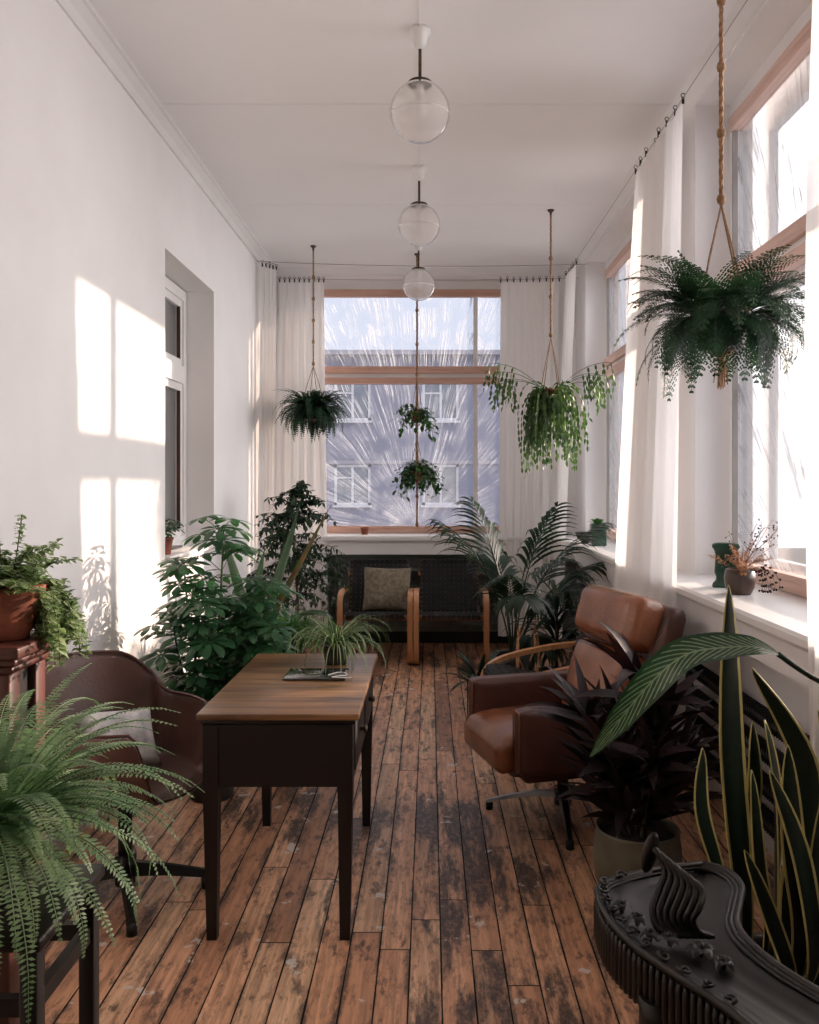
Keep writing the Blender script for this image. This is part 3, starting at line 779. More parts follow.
finned('dark finned pipe radiator under the near side window behind the snake plant', 1, 1.2, 4.25, 1.31, [0.2, 0.33, 0.46, 0.59], M['radiator_dark'], 0.022, 0.032)
finned('dark finned pipe radiator under the far side window beyond the leather armchair', 1, 5.0, 7.2, 1.31, [0.2, 0.33, 0.46, 0.59], M['radiator_dark'], 0.022, 0.032)

# ------------------------------------------------------------------ furniture
def strip2d(mb, path, x0, x1, th):
    """bent laminated strip: path of (y,z), rectangular section from x0 to x1, thickness th"""
    n = len(path); rows = []
    for i, p in enumerate(path):
        a = V((0, *path[max(i - 1, 0)])); b = V((0, *path[min(i + 1, n - 1)]))
        t = (b - a).normalized(); nr = V((0, -t.z, t.y)) * th / 2
        q = V((0, *p))
        rows.append([mb.vert(V((x, 0, 0)) + q + s * nr) for x, s in ((x0, 1), (x1, 1), (x1, -1), (x0, -1))])
    for a, b in zip(rows, rows[1:]):
        for k in range(4): mb.face((a[k], a[(k + 1) % 4], b[(k + 1) % 4], b[k]))
    mb.face(rows[0][::-1]); mb.face(rows[-1])
def smooth_path(pts, sub=6):
    out = []
    P = [V(p) if len(p) == 3 else V((p[0], p[1], 0)) for p in pts]
    n = len(P)
    for i in range(n - 1):
        p0, p1, p2, p3 = P[max(i - 1, 0)], P[i], P[i + 1], P[min(i + 2, n - 1)]
        for k in range(sub):
            t = k / sub
            out.append(0.5 * ((2 * p1) + (p2 - p0) * t + (2 * p0 - 5 * p1 + 4 * p2 - p3) * t * t + (3 * p1 - p0 - 3 * p2 + p3) * t ** 3))
    out.append(P[-1])
    return out

def webbed_chair(loc, rz, label, group, slope=0.0):
    t = thing('webbed_lounge_chair', label, 'chair', loc, rz, group)
    side = [(p.x, p.y) for p in smooth_path([(0.36, 0.54), (0.20, 0.572), (0.0, 0.59), (-0.20, 0.588), (-0.30, 0.555), (-0.335, 0.48), (-0.34, 0.30), (-0.34, 0.13), (-0.315, 0.045), (-0.24, 0.016), (0.0, 0.016), (0.30, 0.016), (0.38, 0.016)], 5)]
    side = [(y, z - slope * max(0, min(1, (z - 0.1) / 0.4)) * (0.36 - y) / 0.7) for y, z in side]
    for s in (-1, 1):
        m = MB(); strip2d(m, side, s * 0.29 - 0.0225, s * 0.29 + 0.0225, 0.028); recalc(m.build('bent_side_frame', M['birch'], t))
    rail = [(p.x, p.y) for p in smooth_path([(-0.32, 0.40), (-0.28, 0.425), (-0.18, 0.41), (0.0, 0.365), (0.10, 0.355), (0.16, 0.40), (0.22, 0.50), (0.30, 0.66), (0.37, 0.81)], 5)]
    for s in (-1, 1):
        m = MB(); strip2d(m, rail, s * 0.245 - 0.014, s * 0.245 + 0.014, 0.03); recalc(m.build('seat_rail', M['birch'], t))
    for y, z in ((-0.29, 0.40), (0.10, 0.33), (0.33, 0.70)):
        m = MB(); m.rbox((-0.28, y - 0.012, z - 0.02), (0.28, y + 0.012, z + 0.02), 0.004); m.build('cross_bar', M['birch'], t)
    def web(name, path, xs):
        m = MB(); L = [V((0, p[0], p[1])) for p in path]
        seg = [(b - a).length for a, b in zip(L, L[1:])]; tot = sum(seg)
        def pt(d):
            for a, b, l in zip(L, L[1:], seg):
                if d <= l or (a - L[-2]).length < 1e-9: return a.lerp(b, min(1, d / l)), (b - a).normalized()
                d -= l
            return L[-1], (L[-1] - L[-2]).normalized()
        w = 0.036; n = int(tot / 0.041)
        for k in range(n):       # cross bands
            d = (k + 0.5) * tot / n
            p, tg = pt(d); nr = V((0, -tg.z, tg.y))
            pts = []
            for i in range(25):
                x = -0.262 + 0.524 * i / 24
                pts.append(p + V((x, 0, 0)) + nr * (0.018 + 0.0022 * math.sin(i * PI / 1.0 * 0.55 * 2 + k * PI)))
            m.ribbon(pts, [tg] * 25, [w / 2] * 25)
            for s in (-1, 1):    # wrapped end
                c = p + V((s * 0.262, 0, 0))
                m.box(c - V((0.002, 0, 0)) - tg * 0 + V((0, -0.017, -0.017)), c + V((0.002, 0.017, 0.017)))
        for k in range(12):      # long bands
            x = -0.225 + 0.45 * k / 11
            pts = []; N_ = 30
            for i in range(N_ + 1):
                p, tg = pt(tot * i / N_); nr = V((0, -tg.z, tg.y))
                pts.append(p + V((x, 0, 0)) + nr * (0.018 + 0.0022 * math.sin(i * 1.2 + k * PI)))
            m.ribbon(pts, [V((1, 0, 0))] * len(pts), [0.017] * len(pts))
            for e in (0, N_): m.box(pts[e] - V((0.016, 0.012, 0.03)), pts[e] + V((0.016, 0.012, 0.004)))
        m.build(name, M['webbing'], t)
    web('seat_webbing', rail[1:22], 0); web('back_webbing', rail[24:], 0)
    return t
GW = 'webbed bentwood lounge chairs'
wc = webbed_chair((-0.455, 7.27, 0), 0, 'black-webbed bentwood lounge chair under the back window with a patterned cushion on it', GW)
c = copy_tree(wc); c.location = (0.176, 7.27, 0); c['label'] = 'black-webbed bentwood lounge chair under the back window with an empty seat'
webbed_chair((0.68, 4.76, 0), -PI / 2 + 0.12, 'bentwood lounge chair standing right behind the brown leather armchair, facing left', GW, 0.15)

def cushion_obj(name, w, h, th, m, loc, rot, label, cat):
    g = MB()
    def side(sg):
        def fn(u, v):
            x, z = u * 2 - 1, v * 2 - 1
            pin = 1 - 0.07 * (1 - (1 - abs(x) ** 2) * 1) * (1 - abs(z)) ** 0 * 0
            k = ((1 - x ** 4) * (1 - z ** 4)) ** 0.55
            xx = x * w / 2 * (1 - 0.06 * (1 - z * z) * abs(x)); zz = z * h / 2 * (1 - 0.06 * (1 - x * x) * abs(z))
            return V((xx, sg * th / 2 * k, zz + h / 2))
        return fn
    g.grid(side(1), 16, 16); g.grid(side(-1), 16, 16)
    o = g.build(name, m); o.location = loc; o.rotation_euler = rot
    bm = bmesh.new(); bm.from_mesh(o.data); bmesh.ops.remove_doubles(bm, verts=bm.verts[:], dist=0.0005); bmesh.ops.recalc_face_normals(bm, faces=bm.faces[:]); bm.to_mesh(o.data); bm.free()
    return tag(o, label, cat)
cushion_obj('cushion', 0.42, 0.40, 0.13, M['cushion'], (-0.375, 7.22, 0.405), (-0.35, 0.03, 0.05), 'square olive-grey patterned cushion propped on the left lounge chair', 'cushion')

# leather swivel armchair -------------------------------------------------
la = thing('leather_armchair', 'brown leather swivel armchair with padded headrest on a four-leg metal base', 'armchair', (0.60, 3.80, 0), math.radians(-73.7))
R_ = Matrix.Rotation
for s in (-1, 1):
    m = MB(); lo, hi = sorted((s * 0.245, s * 0.335))
    Mx = Matrix.Translation((0, 0, 0))
    m.rbox((lo, -0.34, 0.315), (hi, 0.30, 0.585), 0.022, 4, puff=0.008)
    arm = m.build('armrest', M['leather_dark'], la)
    m = MB(); m.tube([(lo + 0.012, -0.343, 0.33), (lo + 0.012, -0.343, 0.565), (lo + 0.02, -0.343, 0.575), (hi - 0.02, -0.343, 0.575), (hi - 0.012, -0.343, 0.565), (hi - 0.012, -0.343, 0.33)], 0.0035, 6); m.build('piping', M['leather'], arm)
m = MB(); m.rbox((-0.24, -0.40, 0.315), (0.24, 0.14, 0.455), 0.042, 6, None, puff=0.014)
for i, v in enumerate(m.v):
    x, y, z = v
    if y < -0.2: z -= 0.7 * (y + 0.2) ** 2
    m.v[i] = (x, y, z)
m.build('seat_cushion', M['leather'], la)
m = MB(); m.rbox((-0.245, -0.34, 0.235), (0.245, 0.22, 0.325), 0.035, 4)
for i, v in enumerate(m.v):
    x, y, z = v
    if z < 0.28: m.v[i] = (x * 0.85, y * 0.8, z)
m.build('seat_base', M['leather_dark'], la)
TB = Matrix.Translation((0, 0.15, 0.36)) @ R_(math.radians(-17), 4, 'X')
m = MB(); m.rbox((-0.315, 0.02, -0.06), (0.315, 0.13, 0.655), 0.045, 5, TB, puff=0.012); m.build('back_shell', M['leather_dark'], la)
m = MB(); m.rbox((-0.265, -0.075, 0.02), (0.265, 0.05, 0.41), 0.05, 7, TB, puff=0.03); m.build('back_cushion', M['leather'], la)
m = MB(); m.rbox((-0.275, -0.115, 0.425), (0.275, 0.05, 0.665), 0.055, 8, TB, puff=0.02); hd = m.build('headrest', M['leather'], la)
m = MB(); m.tube([TB @ V((x, -0.03, 0.418)) for x in (-0.26, 0, 0.26)], 0.004, 6); m.build('piping', M['leather_dark'], hd)
m = MB(); m.tube([(0, 0, 0.07), (0, 0, 0.25)], 0.026, 16); m.tube([(0, 0, 0.06), (0, 0, 0.12)], 0.04, 16); m.build('swivel_column', M['dark_metal'], la)
for k in range(4):
    a = math.radians(57.7 + 90 * k + (12 if k == 3 else 0)); d = V((math.cos(a), math.sin(a), 0)); n_ = V((-d.y, d.x, 0))
    m = MB(); rows = []
    for r, z, h, w in ((0.02, 0.095, 0.03, 0.026), (0.12, 0.088, 0.026, 0.022), (0.24, 0.062, 0.02, 0.017), (0.35, 0.030, 0.016, 0.013)):
        rows.append([m.vert(d * r + n_ * sx * w + V((0, 0, z + (h if top else 0) * 0.8))) for sx, top in ((-1, 0), (1, 0), (0.6, 1), (-0.6, 1))])
    for A, B in zip(rows, rows[1:]):
        for q in range(4): m.face((A[q], A[(q + 1) % 4], B[(q + 1) % 4], B[q]))
    m.face(rows[0][::-1]); m.face(rows[-1])
    lg = recalc(m.build('leg', M['chrome'] if k in (1, 2) else M['dark_metal'], la))
    m = MB(); m.tube([d * 0.338 + V((0, 0, 0)), d * 0.338 + V((0, 0, 0.034))], 0.017, 12); m.build('glide', M['dark_metal'], lg)

# moulded shell chair -----------------------------------------------------
sc = thing('shell_armchair', 'brown moulded shell armchair on a star base between the desk and the left wall', 'armchair', (-1.11, 3.06, 0), math.radians(71))
def rim_h(a):   # a = 0 at the back, pi at the front
    a = abs(a)
    if a < 0.75: return 0.405 - 0.015 * (a / 0.75) ** 2
    if a < 1.55:
        t = (a - 0.75) / 0.8; t = t * t * (3 - 2 * t); return 0.39 + (0.235 - 0.39) * t
    if a < 2.3: return 0.235 - 0.01 * (a - 1.55)
    if a < 2.62:
        t = (a - 2.3) / 0.32; t = t * t * (3 - 2 * t); return 0.2275 * (1 - t) - 0.02 * t
    return -0.02
def shell(u, v):
    a = (u * 2 - 1) * PI
    h = rim_h(a)
    dx, dy = math.sin(a), math.cos(a)          # back is +y
    Rr = 0.285 + (0.012 if abs(a) < 1.2 else 0)
    if v < 0.5:
        t = v / 0.5; r = Rr * 0.86 * t; z = 0.015 * t * t
    else:
        t = (v - 0.5) / 0.5
        r = Rr * (0.86 + 0.14 * math.sin(t * PI / 2)) + max(0, h) * 0.16 * t * (1.0 if abs(a) < 1.3 else 0.35)
        z = 0.015 + h * (1 - math.cos(t * PI / 2)) ** 0.85 if h > 0 else 0.015 + h * t
    return V((dx * r, dy * r * 0.98, 0.425 + z))
m = MB(); m.grid(shell, 96, 18, True)
m.build('shell', M['shell_leather'], sc, mods=(('SOLIDIFY', dict(thickness=0.026, offset=-1)), ('SUBSURF', dict(levels=1, render_levels=1))))
m = MB(); m.tube([shell(k / 96, 1) for k in range(97)], 0.006, 6, False); m.build('rim_piping', M['leather_dark'], sc)
m = MB(); m.tube([(0, 0, 0.06), (0, 0, 0.40)], 0.025, 16); m.tube([(0, 0, 0.05), (0, 0, 0.16)], 0.036, 16); m.rbox((-0.11, -0.11, 0.385), (0.11, 0.11, 0.41), 0.008); m.build('pedestal', M['dark_metal'], sc)
for wa in (15, -66, 105, 192):
    a = math.radians(wa - 71); d = V((math.cos(a), math.sin(a), 0)); n_ = V((-d.y, d.x, 0))
    m = MB(); rows = []
    for r, z, h, w in ((0.0, 0.085, 0.05, 0.026), (0.14, 0.07, 0.036, 0.021), (0.30, 0.040, 0.024, 0.016)):
        rows.append([m.vert(d * r + n_ * sx * w + V((0, 0, z + (h if top else 0)))) for sx, top in ((-1, 0), (1, 0), (0.5, 1), (-0.5, 1))])
    for A, B in zip(rows, rows[1:]):
        for q in range(4): m.face((A[q], A[(q + 1) % 4], B[(q + 1) % 4], B[q]))
    m.face(rows[0][::-1]); m.face(rows[-1])
    lg = recalc(m.build('leg', M['dark_metal'], sc))
    m = MB(); m.tube([d * 0.285, d * 0.285 + V((0, 0, 0.045))], 0.018, 12); m.build('glide', M['dark_metal'], lg)
cushion_obj('cushion', 0.28, 0.24, 0.09, M['white_cloth'], (-1.10, 3.02, 0.475), (-0.7, 0.1, 0.7), 'small white printed cushion lying on the seat of the shell armchair', 'cushion')

# desk ---------------------------------------------------------------------
dk = thing('wooden_desk', 'dark narrow wooden desk with a worn brown top standing mid-room', 'desk', (-0.50, 3.245, 0))
HX, HY = 0.268, 0.497
m = MB(); m.rbox((-HX, -HY, 0.728), (HX, HY, 0.75), 0.006, 3); m.build('desk_top', M['desk_top'], dk)
m = MB(); m.rbox((-HX + 0.012, -HY + 0.012, 0.712), (HX - 0.012, HY - 0.012, 0.728), 0.005, 2); m.build('edge_moulding', M['desk_dark'], dk)
hx, hy = HX - 0.022, HY - 0.008
for sx in (-1, 1):
    for sy in (-1, 1):
        m = MB(); rows = []
        cx, cy = sx * (hx - 0.025), sy * (hy - 0.025)
        for z, w in ((0.712, 0.025), (0.505, 0.025), (0.0, 0.0165)):
            ox, oy = sx * (0.025 - w) * -0.2, sy * (0.025 - w) * -0.2
            rows.append([m.vert((cx + ox + a * w, cy + oy + b * w, z)) for a, b in ((-1, -1), (1, -1), (1, 1), (-1, 1))])
        for A, B in zip(rows, rows[1:]):
            for q in range(4): m.face((A[q], A[(q + 1) % 4], B[(q + 1) % 4], B[q]))
        m.face(rows[0]); m.face(rows[-1][::-1]); recalc(m.build('leg', M['desk_dark'], dk))
m = MB()
for s in (-1, 1):
    m.box((-hx + 0.05, s * (hy - 0.012) - 0.009, 0.508), (hx - 0.05, s * (hy - 0.012) + 0.009, 0.712))
    m.box((s * (hx - 0.012) - 0.009, -hy + 0.05, 0.508), (s * (hx - 0.012) + 0.009, hy - 0.05, 0.712))
m.build('apron', M['desk_dark'], dk)
m = MB(); m.box((-hx + 0.02, -hy + 0.02, 0.515), (hx - 0.02, hy - 0.02, 0.525)); m.build('bottom_board', M['desk_dark'], dk)
for k in (-1, 1):
    m = MB(); m.rbox((hx - 0.006, k * 0.21 - 0.19, 0.535), (hx + 0.002, k * 0.21 + 0.19, 0.70), 0.002); dr = m.build('drawer', M['desk_dark'], dk)
    m = MB(); m.lathe([(0, 0), (0.008, 0.0), (0.007, 0.01), (0.013, 0.018), (0.008, 0.026), (0, 0.027)], 14)
    for i, v in enumerate(m.v): m.v[i] = (hx + 0.002 + v[2], k * 0.21 + v[0], 0.62 + v[1])
    m.build('knob', M['brownpot'], dr)
# things on the desk
m = MB(); m.rbox((-0.565, 3.215, 0.7505), (-0.325, 3.395, 0.760), 0.003, 2, None); tb = tag(m.build('tablet', M['mirror']), 'black glossy tablet lying flat on the desk before the spider plant', 'tablet')
m = MB(); m.tube(smooth_path([(-0.395, 3.26, 0.763), (-0.36, 3.30, 0.764), (-0.33, 3.29, 0.763), (-0.325, 3.255, 0.763), (-0.35, 3.24, 0.764), (-0.375, 3.22, 0.763), (-0.30, 3.212, 0.7635)], 6), 0.0022, 6)
tag(m.build('cord', M['gloss_white']), 'thin pale looped cord lying on the corner of the black tablet', 'cord')

# pedestal of the ivy --------------------------------------------------------
pd = thing('wooden_pedestal', 'tall reddish wooden plant pedestal at the left edge holding the terracotta pot', 'plant stand', (-1.10, 1.975, 0))
m = MB(); m.rbox((-0.19, -0.12, 1.112), (0.19, 0.12, 1.14), 0.006, 3); m.build('top', M['red_wood'], pd)
m = MB(); m.rbox((-0.178, -0.108, 1.094), (0.178, 0.108, 1.112), 0.007, 3); m.rbox((-0.166, -0.098, 1.075), (0.166, 0.098, 1.094), 0.008, 3); m.build('moulding', M['red_wood'], pd)
for sx in (-1, 1):
    for sy in (-1, 1):
        m = MB(); m.rbox((sx * 0.13 - 0.026, sy * 0.064 - 0.026, 0), (sx * 0.13 + 0.026, sy * 0.064 + 0.026, 1.075), 0.005, 2); m.build('post', M['red_wood'], pd)
for sx in (-1, 1):
    m = MB(); m.box((sx * 0.13 - 0.008, -0.038, 0.08), (sx * 0.13 + 0.008, 0.038, 1.075)); m.build('side_panel', M['desk_dark'], pd)
    m = MB(); m.box((-0.104, sx * 0.064 - 0.008, 0.08), (0.104, sx * 0.064 + 0.008, 1.075)); m.build('front_panel', M['desk_dark'], pd)
# low stand of the boston fern
fs = thing('plant_stand', 'dark four-legged wooden plant stand under the big bright fern at lower left', 'plant stand', (-0.72, 1.40, 0))
m = MB(); m.rbox((-0.13, -0.13, 0.79), (0.13, 0.13, 0.812), 0.005, 2); m.build('top', M['desk_dark'], fs)
for sx in (-1, 1):
    for sy in (-1, 1):
        m = MB(); m.rbox((sx * 0.108 - 0.014, sy * 0.108 - 0.014, 0), (sx * 0.108 + 0.014, sy * 0.108 + 0.014, 0.79), 0.003, 2); m.build('leg', M['desk_dark'], fs)
for z in (0.70, 0.42):
    for s in (-1, 1):
        m = MB(); m.box((-0.094, s * 0.108 - 0.008, z - 0.014), (0.094, s * 0.108 + 0.008, z + 0.014)); m.build('rail', M['desk_dark'], fs)
        m = MB(); m.box((s * 0.108 - 0.008, -0.094, z - 0.014), (s * 0.108 + 0.008, 0.094, z + 0.014)); m.build('rail', M['desk_dark'], fs)

# carved side table (lower right) -----------------------------------------------
ct = thing('carved_side_table', 'ornate carved dark wooden side table with scroll finial at the lower right corner', 'table', (0.48, 1.45, 0))
O = V((0.48, 1.45, 0))
left = smooth_path([(0.560, 1.725), (0.44, 1.69), (0.335, 1.635), (0.318, 1.575), (0.322, 1.50), (0.345, 1.42), (0.385, 1.345), (0.43, 1.27), (0.465, 1.19), (0.50, 1.08), (0.56, 0.95)], 6)
right = smooth_path([(0.560, 1.725), (0.60, 1.69), (0.605, 1.63), (0.575, 1.56), (0.545, 1.49), (0.545, 1.42), (0.57, 1.34), (0.62, 1.25), (0.68, 1.15), (0.76, 1.02), (0.80, 0.95)], 6)
m = MB(); n = len(left)
def toploc(p, z): return V((p.x - O.x, p.y - O.y, z))
TZ = 0.722
nu = n - 1
def topf(u, v):
    i = min(n - 1, int(round(u * nu)))
    a, b = left[i], right[i]
    p = a.lerp(b, v)
    z = TZ - 0.016 * math.sin(PI * v) + 0.004 * math.cos(v * PI * 10) * (1 if 0.12 < v < 0.88 else 0) * 0.3
    return toploc(p, z)
m.grid(topf, nu, 16)
for P_ in (left, right):
    for zz in ((TZ, 0.70), (0.70, 0.665), (0.665, 0.66)):
        pass
il = [m.vert(toploc(p, TZ)) for p in left]; il2 = [m.vert(toploc(p, 0.655)) for p in left]
ir = [m.vert(toploc(p, TZ)) for p in right]; ir2 = [m.vert(toploc(p, 0.655)) for p in right]
for i in range(n - 1):
    m.face((il[i], il[i + 1], il2[i + 1], il2[i])); m.face((ir[i + 1], ir[i], ir2[i], ir2[i + 1])); m.face((il2[i], il2[i + 1], ir2[i + 1], ir2[i]))
top = m.build('top', M['carved'], ct)
m = MB()
for P_, sgn in ((left, -1), (right, 1)):
    for k, (off, zz, r) in enumerate(((0.0, TZ, 0.007), (0.010, TZ - 0.002, 0.0045), (0.019, TZ - 0.004, 0.0035))):
        pts = []
        for i, p in enumerate(P_):
            q = p.lerp((right if sgn < 0 else left)[i], off / max(0.03, (right[i] - left[i]).length))
            pts.append(toploc(q, zz))
        m.tube(pts, r, 6)
m.build('edge_moulding', M['carved'], top)
m = MB()
dist = 0; last = left[0]
for p in [left[0].lerp(left[0], 0)] + [a.lerp(b, t) for a, b in zip(left, left[1:]) for t in (0, 0.33, 0.66)]:
    if (p - last).length > 0.0125:
        m.tube([toploc(p, 0.628), toploc(p, 0.64), toploc(p, 0.70), toploc(p, 0.712)], [0.0045, 0.0075, 0.0075, 0.005], 7); last = p
m.build('fluted_frieze', M['carved'], ct)
m = MB()
for k in range(7):      # scroll finial: nested ribs sweeping down in an S
    o = k * 0.0085
    m.tube(smooth_path([(-0.075 + o * 0.6, 0.10 - o * 0.3, 0.835 - o * 0.75), (-0.062 + o, 0.085 - o, 0.825 - o * 0.55), (-0.055 + o, 0.07 - o, 0.80 - o * 0.3), (-0.072 + o * 1.1, 0.05 - o, 0.775 - o * 0.1), (-0.088 + o * 1.2, 0.03 - o * 0.6, 0.75), (-0.082 + o * 1.3, 0.012 - o * 0.2, 0.727), (-0.06 + o * 1.4, 0.0, 0.72)], 5), [0.003] * 3 + [0.0062] * 26 + [0.004] * 2, 8)
m.build('scroll_finial', M['carved'], ct)
m = MB(); mm = Matrix.Translation((-0.074, 0.10, 0.822)) @ R_(0.25, 4, 'Y')
def lobe(u, v):
    a = u * 2 * PI; b = v * PI
    return mm @ V((0.015 * math.sin(b) * math.cos(a), 0.010 * math.sin(b) * math.sin(a), 0.038 * math.cos(b)))
m.grid(lobe, 20, 12, True); m.build('finial_lobe', M['carved'], ct)
rn = random.Random(4)
def rosette(c, r, n=5, tilt=0.3):
    m = MB(); c = V(c)
    for k in range(n):
        a = 2 * PI * k / n + rn.random(); d = V((math.cos(a), math.sin(a), 0.1)); sd = V((-d.y, d.x, 0))
        pts = [c + d * r * t + V((0, 0, 0.012 + 0.008 * math.sin(PI * t) * 1.3 - 0.006 * t)) for t in (0, 0.25, 0.5, 0.75, 1)]
        m.ribbon(pts, [sd] * 5, [0.002, r * 0.3, r * 0.4, r * 0.3, 0.001], fold=0.35)
    m.lathe([(0, 0.024), (0.005, 0.022), (0.007, 0.014), (0.003, 0.0)], 10, c)
    return m
for c_, r_ in (((-0.025, -0.04, 0.708), 0.028), ((-0.07, -0.012, 0.712), 0.022), ((0.0, -0.075, 0.706), 0.022), ((-0.11, 0.05, 0.714), 0.02), ((-0.128, 0.095, 0.714), 0.02), ((-0.10, 0.0, 0.712), 0.018)):
    o = rosette(c_, r_).build('carved_flower', M['carved'], ct)
m = MB()
for k in range(12):     # carved vine tendrils along the left edge
    i = 10 + k * 3
    p = left[min(i, n - 1)]; c0 = toploc(p, TZ + 0.004)
    m.tube([c0 + V((0.012 + 0.012 * math.cos(t * 0.7 + k) * (1 - t / 12), 0.014 * math.sin(t * 0.7 + k) * (1 - t / 12), 0.006 + 0.002 * math.sin(t))) for t in range(11)], 0.0028, 5)
m.build('carved_vine', M['carved'], ct)
for x, y in ((-0.10, -0.06), (0.0, -0.30), (0.08, 0.20), (0.20, -0.32)):
    m = MB()
    for k in range(8):
        a = 2 * PI * k / 8; m.tube([(x + 0.019 * math.cos(a), y + 0.019 * math.sin(a), 0.0), (x + 0.02 * math.cos(a), y + 0.02 * math.sin(a), 0.65)], 0.0085, 6)
    m.tube([(x, y, 0), (x, y, 0.655)], 0.021, 12)
    m.tube([(x, y, 0.60), (x, y, 0.655)], 0.034, 16); m.build('fluted_leg', M['carved'], ct)

# ------------------------------------------------------------------ plants
UP = V((0, 0, 1))
random.seed(3)
def sidevec(d, rnd=None):
    s = d.cross(UP)
    if s.length < 1e-3: s = V((1, 0, 0))
    return s.normalized()
def prof(t, k=0):
    if k == 0: return max(0.02, math.sin(PI * min(1, t ** 0.75)))           # lanceolate
    if k == 1: return max(0.02, math.sin(PI * t) ** 0.6)                    # oval
    if k == 2: return max(0.03, min(1, t * 8) * (1 - t) ** 0.5)             # strap
    if k == 3: return max(0.02, math.sin(PI * t ** 1.5) ** 0.8)             # obovate
def curve(base, d, length, droop, n):
    """points of an arc that leaves base along d and bends down by droop radians in all"""
    p = V(base); d = V(d).normalized(); s = sidevec(d); pts = [p.copy()]; st = length / n
    for i in range(n):
        ang = droop / n * (0.4 + 1.2 * i / n)
        nd = Matrix.Rotation(-ang, 3, s) @ d
        if d.z > -0.995: d = nd
        p = p + d * st; pts.append(p.copy())
    return pts
def leaf(mb, base, d, length, width, droop=0.4, n=4, k=0, fold=0.15, side=None, roll=0.0):
    pts = curve(base, d, length, droop, n)
    s0 = sidevec(V(d)) if side is None else side
    if roll: s0 = Matrix.Rotation(roll, 3, V(d).normalized()) @ s0
    mb.ribbon(pts, [s0] * (n + 1), [width / 2 * prof(i / n, k) for i in range(n + 1)], fold=fold)
    return pts
def frond(mb, base, d, length, droop, pairs, plen, pw, n=10, shape=0, pd=0.35, ang=1.25, k=0, segs=2, start=0.08, wire=0.0016):
    pts = curve(base, d, length, droop, n)
    mb.tube(pts, [wire * (1.2 - 0.9 * i / n) for i in range(n + 1)], 4, False)
    for j in range(pairs):
        t = start + (0.985 - start) * j / max(1, pairs - 1)
        f = t * n; i = min(n - 1, int(f)); p = pts[i].lerp(pts[i + 1], f - i); tg = (pts[i + 1] - pts[i]).normalized()
        s = sidevec(tg)
        if shape == 0: L = plen * (math.sin(PI * min(1.0, 0.12 + t * 0.88)) ** 0.5 * (1 - 0.55 * t))
        elif shape == 1: L = plen * (1 - t) ** 0.8 * min(1, t * 6 + 0.3)
        else: L = plen * math.sin(PI * (0.15 + 0.8 * t)) ** 0.6
        for sg in (-1, 1):
            an_ = ang * random.uniform(0.85, 1.15)
            dr = (s * sg * math.sin(an_) + tg * math.cos(an_) + V((0, 0, 0.05))).normalized()
            nr = s.cross(tg)
            sd = dr.cross(nr)
            leaf(mb, p, dr, max(0.004, L * random.uniform(0.9, 1.1)), pw, pd, segs, k, 0.1, side=sd if sd.length > 0.1 else None)
    return pts
def pot(parent, r, h, m, loc=(0, 0, 0), rim=True, taper=0.75, name='pot'):
    q = MB(); pr = [(0, 0), (r * taper, 0), (r * (taper + 0.06), 0.01)]
    for i in range(1, 7): t = i / 6; pr.append((r * (taper + (1 - taper) * t ** 0.9), h * 0.86 * t))
    if rim: pr += [(r * 1.07, h * 0.87), (r * 1.09, h * 0.93), (r * 1.07, h)]
    else: pr += [(r * 1.0, h)]
    pr += [(r * 0.93, h), (r * 0.92, h * 0.86)]
    q.lathe(pr, 36, loc); o = q.build(name, m, parent)
    s = MB(); s.lathe([(r * 0.93, h * 0.86), (r * 0.5, h * 0.88), (0, h * 0.9)], 24, loc); s.build('soil', M['soil'], parent)
    return o
def rdir(rn, lo, hi, a0=0, a1=2 * PI):
    a = rn.uniform(a0, a1); e = rn.uniform(lo, hi)
    return V((math.cos(a) * math.cos(e), math.sin(a) * math.cos(e), math.sin(e)))

# boston fern at lower left
rn = random.Random(11)
bf = thing('boston_fern', 'big bright green sword fern on a dark stand at lower left foreground', 'plant', (-0.76, 1.42, 0.812))
pot(bf, 0.085, 0.13, M['darkpot'])
m = MB()
for k in range(190):
    a = 2 * PI * k / 190 * 31 + rn.uniform(-.3, .3); e = rn.uniform(-0.1, 1.3)
    d = V((math.cos(a) * math.cos(e), math.sin(a) * math.cos(e), math.sin(e)))
    L = rn.uniform(0.20, 0.355)
    frond(m, V((0.05 * math.cos(a), 0.05 * math.sin(a), 0.125)), d, L, rn.uniform(0.8, 2.0), 42, 0.029, 0.0050, 10, 0, 0.3, 1.35, 0, 2, 0.06)
m.build('fronds', M['boston'], bf)

# trailing ivy
rn = random.Random(5)
iv = thing('trailing_ivy', 'trailing small-leaved ivy in a terracotta pot on the tall wooden pedestal', 'plant', (-1.0, 1.975, 1.141))
q = MB(); pr = [(0, 0), (0.055, 0)] + [(0.055 + 0.034 * t + 0.0035 * (1 if i % 2 else -1), 0.105 * t) for i, t in enumerate([j / 9 for j in range(1, 10)])] + [(0.094, 0.108), (0.096, 0.125), (0.088, 0.127), (0.084, 0.108)]
q.lathe(pr, 36); q.build('pot', M['terracotta'], iv)
q = MB(); q.lathe([(0.085, 0.108), (0.04, 0.112), (0, 0.113)], 20); q.build('soil', M['soil'], iv)
m = MB(); st = MB()
def vine(base, d, length, droop, lw, step=0.014, wob=0.25, n=22):
    p = V(base); d = V(d).normalized(); pts = [p.copy()]; s = length / n
    for i in range(n):
        d = (d + V((0, 0, -droop / n)) + V((rn.uniform(-1, 1), rn.uniform(-1, 1), rn.uniform(-.5, .5))) * wob / 4).normalized()
        p = p + d * s; pts.append(p.copy())
    return pts
